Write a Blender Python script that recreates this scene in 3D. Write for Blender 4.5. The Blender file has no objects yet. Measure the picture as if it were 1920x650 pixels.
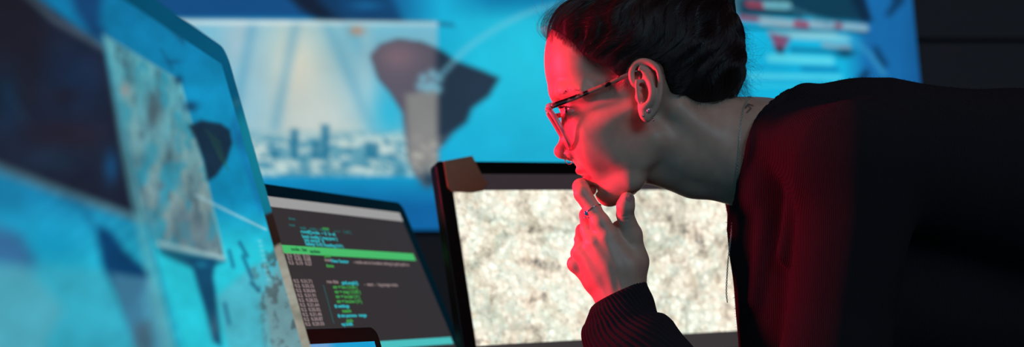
import bpy, math
import numpy as np
from mathutils import Vector, Matrix

rng = np.random.default_rng(7)
K = 0.000375            # tangent per photo pixel (50 mm lens, 36 mm sensor, 1920 px)
HZ = 560.0              # pixel row of the horizon (the lens is shifted)
CZ = 1.018              # camera height
S = 0.0005625           # metres per unit of the body space (one pixel at 1.5 m)
SC = bpy.context.scene
COL = SC.collection

# ------------------------------------------------------------------ helpers
def lin(c):
    c = np.asarray(c, float) / 255.0
    return np.where(c <= 0.04045, c / 12.92, ((c + 0.055) / 1.055) ** 2.4)

def at(px, py, y):
    """world point seen at a photo pixel at distance y"""
    return np.array([(px - 960) * K * y, y, CZ + (HZ - py) * K * y])

def b2w(P):
    """body space (u right, v down, w away) to world"""
    P = np.asarray(P, float)
    return np.stack([(P[..., 0] - 960) * S, 1.5 + P[..., 2] * S, 1.15 - (P[..., 1] - 325) * S], -1)

def w2b(X):
    X = np.asarray(X, float)
    return np.stack([X[..., 0] / S + 960, 325 + (1.15 - X[..., 2]) / S, (X[..., 1] - 1.5) / S], -1)

def Q(px, py, w):
    """body-space point that shows at a photo pixel while lying w behind the midplane"""
    f = (1.5 + w * S) / 1.5
    p = at(px, py, 1.5 + w * S)
    return np.array([960 + p[0] / S, 325 + (1.15 - p[2]) / S, float(w)])

def tag(o, label=None, cat=None, group=None, kind=None):
    if label: o['label'] = label
    if cat: o['category'] = cat
    if group: o['group'] = group
    if kind: o['kind'] = kind
    return o

def empty(name, loc, label, cat, group=None):
    o = bpy.data.objects.new(name, None); COL.objects.link(o)
    o.location = loc; o.empty_display_size = 0.02
    return tag(o, label, cat, group)

def origin_of(parent):
    v = np.zeros(3)
    while parent is not None:
        v += np.array(parent.location); parent = parent.parent
    return v

def mk(name, V, F, mat, parent=None, smooth=True, origin=None, cols=None):
    """mesh object from world-space vertices; F is a face list or an (n,4) / (n,3) array"""
    V = np.asarray(V, float)
    base = origin_of(parent)
    loc = np.zeros(3)
    if origin is not None:
        loc = np.asarray(origin, float) - base
    Vl = V - base - loc
    me = bpy.data.meshes.new(name)
    if isinstance(F, np.ndarray):
        n, k = F.shape
        me.vertices.add(len(Vl)); me.vertices.foreach_set('co', Vl.astype(np.float32).ravel())
        me.loops.add(n * k); me.loops.foreach_set('vertex_index', F.astype(np.int32).ravel())
        me.polygons.add(n)
        me.polygons.foreach_set('loop_start', (np.arange(n) * k).astype(np.int32))
        me.update(calc_edges=True)
    else:
        me.from_pydata([tuple(v) for v in Vl], [], F); me.update()
    if cols is not None:
        a = me.color_attributes.new('tint', 'FLOAT_COLOR', 'POINT')
        c4 = np.ones((len(V), 4), np.float32); c4[:, :3] = cols
        a.data.foreach_set('color', c4.ravel())
    me.polygons.foreach_set('use_smooth', np.full(len(me.polygons), smooth))
    me.validate()
    o = bpy.data.objects.new(name, me); COL.objects.link(o)
    if mat: me.materials.append(mat)
    o.parent = parent; o.location = loc
    return o

class MB:
    """collects pieces of one mesh"""
    def __init__(s): s.V = []; s.F = []; s.n = 0
    def add(s, V, F):
        V = np.asarray(V, float); s.V.append(V)
        s.F += [tuple(int(i) + s.n for i in f) for f in F]; s.n += len(V); return s
    def build(s, name, mat, parent=None, **k):
        return mk(name, np.concatenate(s.V), s.F, mat, parent, **k)

def tube(path, rad, seg=10, closed=False, flat=None):
    """tube along a 3-D polyline; rad scalar or list; flat=(axis, factor) squashes the section"""
    P = np.asarray(path, float); n = len(P)
    R = np.full(n, rad) if np.isscalar(rad) else np.asarray(rad, float)
    T = np.gradient(P, axis=0) if not closed else np.roll(P, -1, 0) - np.roll(P, 1, 0)
    T /= np.linalg.norm(T, axis=1)[:, None] + 1e-12
    up = np.array([0, 0, 1.0]) if abs(T[0][2]) < 0.9 else np.array([0, 1.0, 0])
    N = []; v = up - T[0] * (up @ T[0]); v /= np.linalg.norm(v)
    for t in T:
        v = v - t * (v @ t); v /= np.linalg.norm(v) + 1e-12; N.append(v)
    N = np.array(N); B = np.cross(T, N)
    a = np.linspace(0, 2 * math.pi, seg, endpoint=False)
    V = (P[:, None] + R[:, None, None] * (np.cos(a)[None, :, None] * N[:, None] + np.sin(a)[None, :, None] * B[:, None])).reshape(-1, 3)
    F = []
    m = n if closed else n - 1
    for i in range(m):
        j = (i + 1) % n
        for k in range(seg):
            l = (k + 1) % seg
            F.append((i * seg + k, i * seg + l, j * seg + l, j * seg + k))
    if not closed:
        F.append(tuple(range(seg))[::-1]); F.append(tuple((n - 1) * seg + k for k in range(seg)))
    return V, F

def spline(pts, n=8):
    """Catmull-Rom through the points"""
    P = np.asarray(pts, float)
    P = np.vstack([2 * P[0] - P[1], P, 2 * P[-1] - P[-2]]); out = []
    for i in range(1, len(P) - 2):
        for t in np.linspace(0, 1, n, endpoint=False):
            a, b, c, d = P[i - 1], P[i], P[i + 1], P[i + 2]
            out.append(0.5 * (2 * b + (c - a) * t + (2 * a - 5 * b + 4 * c - d) * t * t + (3 * b - a - 3 * c + d) * t ** 3))
    out.append(P[-2]); return np.array(out)

def ball(c, r, seg=16, ring=10):
    V = []; F = []
    for i in range(ring + 1):
        th = math.pi * i / ring
        for j in range(seg):
            ph = 2 * math.pi * j / seg
            V.append((c[0] + r * math.sin(th) * math.cos(ph), c[1] + r * math.sin(th) * math.sin(ph), c[2] + r * math.cos(th)))
    for i in range(ring):
        for j in range(seg):
            k = (j + 1) % seg
            F.append((i * seg + j, (i + 1) * seg + j, (i + 1) * seg + k, i * seg + k))
    return V, F

def boxvf(x0, x1, y0, y1, z0, z1):
    V = [(x, y, z) for x in (x0, x1) for y in (y0, y1) for z in (z0, z1)]
    return V, [(0, 1, 3, 2), (4, 6, 7, 5), (0, 4, 5, 1), (2, 3, 7, 6), (0, 2, 6, 4), (1, 5, 7, 3)]

def rrect(x0, x1, z0, z1, r, n=8):
    pts = []
    for cx, cz, a0 in ((x1 - r, z1 - r, 0), (x0 + r, z1 - r, 90), (x0 + r, z0 + r, 180), (x1 - r, z0 + r, 270)):
        for k in range(n + 1):
            a = math.radians(a0 + 90 * k / n)
            pts.append((cx + r * math.cos(a), cz + r * math.sin(a)))
    return pts

def slab(pts, y0, y1, bev=0.0015):
    """closed plate: outline in x,z, from depth y0 (front) to y1, softened rims"""
    P = np.array(pts); c = P.mean(0); n = len(P)
    d = np.roll(P, -1, 0) - np.roll(P, 1, 0); nrm = np.stack([d[:, 1], -d[:, 0]], 1)
    nrm /= np.linalg.norm(nrm, axis=1)[:, None] + 1e-12
    Pin = P - nrm * bev
    L = []
    for pp, y in ((Pin, y0), (P - nrm * bev * .3, y0 + bev * .3), (P, y0 + bev), (P, y1 - bev), (P - nrm * bev * .3, y1 - bev * .3), (Pin, y1)):
        L.append(np.stack([pp[:, 0], np.full(n, y), pp[:, 1]], 1))
    V = np.concatenate(L); F = []
    for r in range(5):
        for i in range(n):
            j = (i + 1) % n
            F.append((r * n + i, r * n + j, (r + 1) * n + j, (r + 1) * n + i))
    F.append(tuple(range(n))[::-1]); F.append(tuple(5 * n + i for i in range(n)))
    return V, F

# ------------------------------------------------------------------ materials
def new_mat(name):
    m = bpy.data.materials.new(name); m.use_nodes = True
    nt = m.node_tree; b = nt.nodes['Principled BSDF']
    return m, nt, b

def plain(name, rgb, rough=.5, metal=0., spec=.5, bump=None, coat=0., alpha=None, trans=0., ior=None):
    m, nt, b = new_mat(name)
    b.inputs['Base Color'].default_value = (*lin(rgb), 1)
    b.inputs['Roughness'].default_value = rough; b.inputs['Metallic'].default_value = metal
    b.inputs['Specular IOR Level'].default_value = spec
    b.inputs['Coat Weight'].default_value = coat
    b.inputs['Transmission Weight'].default_value = trans
    if ior: b.inputs['IOR'].default_value = ior
    if bump:
        n = nt.nodes.new('ShaderNodeTexNoise'); n.inputs['Scale'].default_value = bump[0]; n.inputs['Detail'].default_value = 4
        tc = nt.nodes.new('ShaderNodeTexCoord'); nt.links.new(tc.outputs['Object'], n.inputs['Vector'])
        bp = nt.nodes.new('ShaderNodeBump'); bp.inputs['Strength'].default_value = bump[1]; bp.inputs['Distance'].default_value = bump[2]
        nt.links.new(n.outputs['Fac'], bp.inputs['Height']); nt.links.new(bp.outputs['Normal'], b.inputs['Normal'])
    return m

def emis_attr(name, strength=1., rough=.08, spec=.5):
    m, nt, b = new_mat(name)
    a = nt.nodes.new('ShaderNodeAttribute'); a.attribute_name = 'tint'
    b.inputs['Base Color'].default_value = (.01, .01, .012, 1)
    nt.links.new(a.outputs['Color'], b.inputs['Emission Color'])
    b.inputs['Emission Strength'].default_value = strength
    b.inputs['Roughness'].default_value = rough; b.inputs['Specular IOR Level'].default_value = spec
    return m

def emis(name, rgb, strength=1.):
    m, nt, b = new_mat(name)
    b.inputs['Base Color'].default_value = (.01, .01, .01, 1)
    b.inputs['Emission Color'].default_value = (*lin(rgb), 1); b.inputs['Emission Strength'].default_value = strength; b.inputs['Specular IOR Level'].default_value = .12
    return m

# ------------------------------------------------------------------ picture tools for the screens
def vnoise(x, y, scale, seed):
    r = np.random.default_rng(seed).random((128, 128))
    x = x / scale + 1000; y = y / scale + 1000
    xi = np.floor(x).astype(int); yi = np.floor(y).astype(int)
    fx = x - xi; fy = y - yi
    fx = fx * fx * (3 - 2 * fx); fy = fy * fy * (3 - 2 * fy)
    a = r[xi % 128, yi % 128]; b = r[(xi + 1) % 128, yi % 128]; c = r[xi % 128, (yi + 1) % 128]; d = r[(xi + 1) % 128, (yi + 1) % 128]
    return (a * (1 - fx) + b * fx) * (1 - fy) + (c * (1 - fx) + d * fx) * fy

def fbm(x, y, scale, seed, o=4):
    s = 0; w = .5; t = 0
    for i in range(o):
        s = s + w * vnoise(x, y, scale / 2 ** i, seed + i); t += w; w *= .6
    return s / t

def poly_sd(x, y, pts):
    pts = np.asarray(pts, float); d = np.full(x.shape, 1e18); s = np.ones(x.shape)
    n = len(pts)
    for i in range(n):
        a = pts[i]; b = pts[i - 1]
        ex, ey = b - a; wx, wy = x - a[0], y - a[1]
        t = np.clip((wx * ex + wy * ey) / (ex * ex + ey * ey + 1e-12), 0, 1)
        bx = wx - ex * t; by = wy - ey * t
        d = np.minimum(d, bx * bx + by * by)
        c1 = y >= a[1]; c2 = y < b[1]; c3 = ex * wy > ey * wx
        fl = (c1 & c2 & c3) | (~c1 & ~c2 & ~c3)
        s = np.where(fl, -s, s)
    return s * np.sqrt(d)

def seg_d(x, y, pts):
    d = np.full(x.shape, 1e9)
    for a, b in zip(pts[:-1], pts[1:]):
        ex, ey = b[0] - a[0], b[1] - a[1]
        t = np.clip(((x - a[0]) * ex + (y - a[1]) * ey) / (ex * ex + ey * ey), 0, 1)
        d = np.minimum(d, np.hypot(x - a[0] - ex * t, y - a[1] - ey * t))
    return d

class Pic:
    def __init__(s, x, y, base):
        s.x = x; s.y = y; s.c = np.empty(x.shape + (3,)); s.c[:] = base
    def mix(s, m, col, op=1.):
        m = np.clip(m * op, 0, 1)[..., None]; s.c = s.c * (1 - m) + np.asarray(col, float) * m
    def poly(s, pts, col, soft=4, op=1.): s.mix(np.clip(.5 - poly_sd(s.x, s.y, pts) / soft, 0, 1), col, op)
    def blob(s, cx, cy, rx, ry, col, op=1., p=2):
        s.mix(np.exp(-(np.abs((s.x - cx) / rx) ** p + np.abs((s.y - cy) / ry) ** p)), col, op)
    def line(s, pts, w, col, op=1., soft=2):
        s.mix(np.clip((w / 2 - seg_d(s.x, s.y, pts)) / soft + .5, 0, 1), col, op)
    def tint(s, amp): s.c = s.c * amp[..., None]
    def lin(s): return lin(np.clip(s.c, 0, 255))

def pic_wall(x, y):
    P = Pic(x, y, (18, 152, 202))
    P.blob(1000, 130, 220, 230, (40, 200, 226), .95)
    P.blob(940, 250, 120, 90, (30, 175, 215), .4)
    P.mix(np.clip((y - 330) / 60, 0, 1) * (x < 900), (17, 98, 160))
    P.mix(np.clip((45 - y) / 12, 0, 1) * np.clip((830 - x) / 120, 0, 1), (22, 78, 132))
    P.mix(np.clip((45 - y) / 40, 0, 1) * np.clip((x - 830) / 90, 0, 1) * (x < 1300), (18, 130, 180))
    P.poly([(520, -60), (545, 0), (570, 25), (600, 42), (650, 46), (640, 15), (620, -60)], (22, 34, 54), 16)
    P.poly([(625, -40), (600, 5), (640, 46), (760, 50), (740, 10), (700, -50)], (20, 62, 104), 18, .85)
    P.blob(690, 15, 30, 9, (26, 110, 165), .7)
    P.line([(640, 38), (790, 44), (850, 52)], 6, (24, 60, 92), .6, 8)
    for k in range(24):
        P.blob(420 + 37 * k % 500, -60 - 31 * k % 300, 45, 26, (18, 80 + 4 * k, 150), .35)
    # window with a picture of the sky above a city
    W = [(330, 40), (822, 46), (820, 200), (822, 332), (330, 334)]
    inside = np.clip(.5 - poly_sd(x, y, W) / 6, 0, 1)
    q = Pic(x, y, (120, 185, 208))
    q.blob(560, 140, 74, 130, (206, 206, 190), 1.)
    q.blob(600, 250, 120, 26, (200, 208, 200), .8)
    q.blob(600, 215, 90, 70, (196, 205, 200), .85)
    q.blob(455, 80, 36, 60, (165, 190, 200), .8)
    q.blob(480, 200, 40, 90, (150, 190, 205), .6)
    for k, (x0, x1) in enumerate(((480, 440), (612, 700), (650, 775), (680, 800), (560, 520))):
        q.line([(x0, 40), (x1, 240)], 14, (88, 160, 190) if k % 2 else (70, 150, 186), .55, 22)
    q.blob(715, 70, 80, 40, (110, 185, 205), .6)
    q.blob(735, 215, 38, 60, (45, 178, 212), .9)
    q.blob(690, 120, 16, 100, (190, 205, 205), .35)
    n1 = fbm(x, y * 2.2, 26, 3); n2 = fbm(x, y * 1.6, 11, 9)
    city = np.clip((y - 242) / 26, 0, 1)
    q.mix(city, (98, 160, 180))
    q.mix(city * np.clip((n1 - .44) * 7, 0, 1), (202, 218, 212), .9)
    q.mix(city * np.clip((n2 - .55) * 7, 0, 1), (40, 118, 152), .6)
    for bx, w, h in ((556, 13, 56), (613, 15, 64), (596, 16, 36), (700, 26, 30), (520, 14, 16)):
        q.poly([(bx - w / 2, 300), (bx - w / 2, 300 - h), (bx + w / 2, 300 - h), (bx + w / 2, 300)], (32, 112, 146), 6, .8)
    q.mix(np.clip((y - 300) / 14, 0, 1) * np.clip((n2 - .4) * 6, 0, 1), (46, 128, 160), .5)
    q.mix(np.clip((y - 315) / 10, 0, 1) * np.clip((n1 - .3) * 4, 0, 1), (160, 205, 214), .4)
    q.mix(np.clip(1 - np.abs(y - 46) / 9, 0, 1), (224, 230, 226), .75)
    q.blob(672, 62, 14, 9, (190, 130, 100), .8)
    P.c = P.c * (1 - inside[..., None]) + q.c * inside[..., None]
    # continent
    shape = [(698, 108), (716, 88), (748, 78), (792, 84), (832, 100), (856, 118), (906, 136), (937, 150), (917, 184), (886, 206), (876, 232), (850, 252), (836, 270), (822, 284), (822, 345), (800, 350), (782, 330), (768, 300), (764, 262), (758, 214), (734, 176), (712, 150)]
    P.poly(shape, (37, 54, 72), 9)
    P.mix(np.clip(.5 - poly_sd(x, y, shape) / 9, 0, 1) * np.clip((826 - x) / 14, 0, 1), (96, 90, 104), .95)
    P.blob(748, 110, 36, 26, (140, 112, 122), .6)
    P.mix(np.clip(.5 - poly_sd(x, y, [(762, 180), (822, 170), (822, 330), (790, 338), (768, 300)]) / 10, 0, 1), (140, 142, 138), .8)
    P.mix(np.clip(.5 - poly_sd(x, y, shape) / 9, 0, 1) * np.clip((y - 250) / 30, 0, 1) * np.clip((n2 - .45) * 6, 0, 1), (180, 180, 172), .7)
    P.blob(806, 338, 16, 16, (26, 60, 84), .9)
    for px, py in ((795, 150), (812, 162), (824, 150), (803, 168), (822, 170), (790, 165), (812, 142)):
        P.blob(px, py, 8, 8, (130, 205, 226), .8)
    pts = spline([(832, 140), (880, 92), (945, 50), (1010, 22), (1090, 6), (1200, -8), (1330, -6), (1440, 10), (1530, 42), (1610, 92), (1650, 140)], 6)
    for k, (px, py) in enumerate(pts):
        P.blob(px, py, 6, 5, (120, 200, 222), .7)
    # right part: bars of lettering
    P.mix(np.clip((x - 1350) / 60, 0, 1) * (y > -80), (22, 185, 226), .85)
    P.mix(np.clip((x - 1575) / 45, 0, 1), (24, 104, 168))
    P.mix(np.clip((x - 1680) / 40, 0, 1), (20, 84, 140), .8)
    P.poly([(1375, -80), (1600, -80), (1620, 46), (1560, 44), (1500, 34), (1380, 32)], (16, 54, 76), 12, .95)
    P.poly([(1340, -30), (1370, -80), (1386, 28), (1350, 30)], (66, 100, 116), 10, .9)
    P.poly([(1590, -60), (1592, 8), (1612, 46), (1630, 44), (1616, 0), (1610, -60)], (14, 40, 66), 8, .95)
    P.poly([(1640, -60), (1690, -40), (1688, 10), (1664, 34), (1654, 34), (1668, 6), (1650, -20)], (14, 52, 88), 10, .9)
    P.poly([(1630, 90), (1640, 92), (1660, 124), (1652, 134), (1636, 116)], (14, 62, 104), 9, .9)
    P.poly([(1600, 150), (1618, 132), (1626, 140), (1614, 160)], (12, 52, 88), 9, .9)
    def bar(y0, y1, xs, h, col, op=.9): P.line([(xs[0], y0), (xs[1], y1)], h, col, op, 4)
    bar(12, 15, (1400, 1426), 14, (150, 62, 84)); bar(14, 16, (1434, 1472), 15, (120, 190, 200)); bar(-14, -12, (1400, 1560), 12, (110, 150, 165), .8)
    bar(26, 34, (1390, 1500), 9, (18, 62, 84)); bar(38, 41, (1386, 1416), 12, (140, 76, 100)); bar(44, 50, (1426, 1482), 16, (150, 172, 186))
    bar(49, 51, (1490, 1508), 15, (156, 70, 96)); bar(50, 53, (1518, 1560), 15, (150, 172, 190)); bar(53, 54, (1566, 1571), 14, (140, 80, 104)); bar(54, 57, (1580, 1616), 14, (140, 176, 194))
    bar(56, 66, (1386, 1618), 5, (16, 66, 96), .8)
    bar(66, 70, (1440, 1560), 10, (130, 190, 206), .8); bar(72, 77, (1480, 1584), 12, (140, 200, 214), .8); bar(88, 92, (1540, 1586), 9, (150, 160, 176), .8)
    P.poly([(1438, 66), (1478, 74), (1462, 104), (1452, 102)], (140, 66, 100), 7, .9); P.poly([(1446, 92), (1468, 94), (1460, 106)], (18, 44, 66), 6, .9)
    bar(97, 102, (1480, 1592), 8, (16, 100, 140), .8); P.blob(1578, 104, 16, 8, (14, 56, 84), .9)
    bar(113, 118, (1440, 1552), 15, (92, 212, 232), .9); bar(132, 134, (1500, 1564), 9, (18, 120, 172), .8); bar(130, 132, (1410, 1490), 5, (18, 140, 190), .6)
    bar(146, 149, (1400, 1570), 9, (88, 208, 230), .8); bar(163, 166, (1400, 1560), 7, (60, 200, 228), .6); bar(156, 158, (1400, 1540), 4, (18, 150, 200), .7)
    for k, (px, py) in enumerate(pts):
        if px > 1380: P.blob(px, py, 6, 5, (70, 130, 156) if py < 60 else (60, 160, 206), .7)
    P.mix(np.clip((x - 1160) / 60, 0, 1) * np.clip((1345 - x) / 60, 0, 1), (20, 150, 200), .4)
    P.tint(.94 + .12 * fbm(x, y, 90, 21))
    return P.lin()

def pic_left(x, y):  # map and windows, with ghosted screen reflections painted into the colours
    P = Pic(x, y, (16, 136, 180))
    n = fbm(x, y, 60, 31); nf = fbm(x * 1.4, y, 16, 41); nv = fbm(x * 1.5, y * .42, 26, 43)
    P.mix(np.clip((260 - y) / 260, 0, 1), (16, 112, 160), .8)
    P.blob(400, 200, 60, 60, (18, 140, 186), .7)
    P.mix(np.clip((y - 380) / 90, 0, 1), (42, 196, 212), .9)
    P.poly([(60, -200), (150, -100), (190, -40), (185, 40), (200, 82), (170, 70), (140, 20)], (22, 64, 112), 20, .9)
    P.poly([(-500, -500), (-100, -400), (60, -10), (196, 92), (228, 240), (268, 408), (-60, 300), (-500, 200)], (28, 33, 50), 10)
    P.mix(np.clip(.5 - poly_sd(x, y, [(-500, -500), (-100, -400), (-20, -60), (60, 10), (90, 60), (70, 190), (-20, 240), (-500, 200)]) / 30, 0, 1), (30, 24, 30), .5)
    P.blob(140, 150, 60, 70, (24, 48, 82), .6); P.blob(10, 190, 26, 60, (18, 52, 84), .6)
    P.blob(120, 255, 70, 30, (36, 28, 38), .7); P.blob(118, 180, 30, 16, (38, 28, 36), .5)
    P.blob(100, 300, 60, 26, (28, 50, 74), .6); P.line([(0, 150), (46, 228)], 5, (34, 66, 90), .6, 8)
    for k in range(7):
        P.line([tuple(p) for p in spline([(60 + 12 * k, 300 + 5 * k), (110 + 10 * k, 262 + 8 * k), (200, 240 + 14 * k)], 5)], 2, (48, 52, 70), .35, 4)
    P.blob(206, 312, 14, 30, (24, 84, 134), .8)
    P.line([(20, -36), (100, 36), (196, 92)], 13, (84, 104, 118), .65, 10)
    # lower left windows, and the face's reflection painted in
    low = [(-500, 120), (-100, 280), (0, 316), (130, 366), (268, 410), (345, 660), (500, 1200), (-500, 1200)]
    P.poly(low, (22, 128, 174), 6)
    lm = np.clip(.5 - poly_sd(x, y, low) / 6, 0, 1)
    st = np.sin((x * .62 + y * .78) / 4.2)
    P.mix(lm * np.clip((y - 370) / 160, 0, 1), (40, 192, 214), .95)
    P.mix(lm * (st > .2), (60, 160, 190), .16); P.mix(lm * (st < -.4), (12, 96, 144), .2)
    P.blob(95, 455, 60, 40, (18, 152, 196), .7)
    P.poly([(-500, 360), (-20, 420), (36, 440), (70, 500), (60, 520), (-500, 500)], (58, 84, 130), 24, .75)
    P.poly([(-500, 500), (-10, 492), (180, 506), (288, 520), (340, 700), (300, 1100), (-500, 1100)], (58, 162, 186), 10, .7)
    P.poly([(-500, 520), (40, 500), (84, 540), (118, 580), (100, 612), (84, 640), (90, 900), (-500, 1000)], (86, 156, 172), 8, .6)
    P.poly([(178, 430), (192, 424), (212, 440), (232, 470), (282, 514), (262, 560), (282, 650), (250, 640), (216, 546), (190, 500)], (10, 56, 100), 12, .95)
    P.poly([(204, 512), (284, 522), (312, 640), (310, 700), (262, 700), (236, 600)], (78, 140, 168), 8, .75)
    P.poly([(250, 610), (280, 600), (290, 700), (262, 720)], (70, 96, 112), 14, .7)
    P.line([(-60, 296), (0, 318), (130, 366), (270, 414)], 15, (84, 112, 124), .8, 9)
    P.line([(120, 372), (150, 384), (170, 420)], 12, (18, 84, 124), .6, 14)
    # satellite window
    sat = [(192, 66), (336, 152), (356, 226), (382, 316), (420, 488), (292, 458), (262, 400), (228, 240)]
    m = np.clip(.5 - poly_sd(x, y, sat) / 4, 0, 1)
    P.mix(m, (92, 166, 178), .95)
    P.mix(m * np.clip((y - 180) / 200, 0, 1), (132, 146, 148), .8)
    P.mix(m * np.clip((nv - .5) * 5, 0, 1), (62, 104, 120), .6)
    P.mix(m * np.clip((.42 - nv) * 6, 0, 1), (150, 182, 182), .5)
    P.mix(m * np.clip((fbm(x * 1.3, y * .5, 34, 57) - .5) * 7, 0, 1), (58, 84, 98), .6)
    P.mix(m * np.clip((fbm(x, y * .6, 22, 77) - .52) * 7, 0, 1), (40, 150, 178), .7)
    P.blob(232, 170, 9, 12, (190, 150, 140), .6); P.blob(290, 212, 16, 30, (84, 92, 96), .5)
    P.poly([(318, 440), (330, 380), (392, 420), (408, 470), (340, 462)], (96, 120, 132), 20, .5)
    P.poly([(296, 452), (420, 480), (421, 490), (292, 462)], (150, 186, 190), 4, .8)
    P.line([(192, 66), (336, 152)], 3, (110, 172, 184), .7, 3); P.line([(336, 152), (382, 316), (420, 486)], 3, (112, 176, 188), .7, 3)
    P.poly([(292, 462), (420, 490), (400, 500), (352, 500), (300, 476)], (18, 56, 82), 10, .8)
    # ribbon between the windows
    P.poly([(190, 66), (204, 76), (262, 380), (342, 700), (312, 700), (262, 470), (228, 300)], (96, 174, 186), 8, .6)
    P.line([(196, 84), (264, 380), (336, 680)], 4, (26, 110, 140), .55, 4)
    # map shapes on the right
    P.poly([(352, 236), (376, 226), (412, 232), (430, 244), (434, 268), (424, 300), (404, 330), (388, 340), (380, 300), (366, 262)], (24, 42, 62), 8, .95)
    for k in range(6): P.line([(384 + 5 * k, 244 + 10 * k), (412 + 3 * k, 268 + 10 * k)], 2.5, (44, 92, 70), .5, 2)
    P.blob(356, 200, 14, 10, (20, 60, 92), .9); P.blob(334, 150, 8, 8, (18, 56, 88), .8); P.blob(322, 116, 16, 5, (18, 80, 120), .6)
    P.line([(300, 92), (322, 130)], 4, (18, 84, 126), .7, 4); P.blob(446, 256, 10, 14, (18, 96, 146), .7)
    P.poly([(262, -80), (282, 20), (342, 82), (352, 60), (330, 0)], (18, 46, 70), 12, .5)
    P.poly([(348, 482), (402, 486), (398, 520), (404, 556), (408, 600), (414, 650), (398, 640), (386, 590), (370, 540), (362, 510)], (18, 66, 100), 8, .95)
    P.blob(400, 612, 8, 24, (92, 130, 150), .5); P.blob(376, 496, 12, 6, (26, 130, 160), .7)
    P.line([(366, 366), (430, 398), (497, 430)], 4, (150, 196, 208), .85, 3)
    P.poly([(440, 200), (500, 390), (486, 400), (430, 240)], (20, 108, 160), 10, .6)
    P.mix(np.clip(.5 - poly_sd(x, y, [(405, 555), (470, 500), (540, 470), (640, 700), (440, 720)]) / 14, 0, 1), (86, 172, 190), .7)
    P.mix(np.clip(.5 - poly_sd(x, y, [(490, 560), (520, 500), (620, 700), (520, 760)]) / 20, 0, 1), (120, 142, 146), .75)
    P.mix(np.clip(.5 - poly_sd(x, y, [(470, 500), (540, 440), (640, 700), (520, 760)]) / 20, 0, 1) * np.clip((nf - .52) * 7, 0, 1), (70, 84, 88), .7)
    for (a, b) in (((448, 455), (462, 480)), ((454, 480), (470, 520)), ((428, 470), (436, 500)), ((470, 530), (484, 545)), ((420, 570), (428, 606))):
        P.line([a, b], 6, (18, 74, 112), .7, 6)
    for k in range(9): P.blob(486 + 2.0 * k, 452 + 9 * k, 4, 2.5, (150, 205, 214), .6)
    P.tint(.82 + .34 * n)
    return P.lin()

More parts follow.
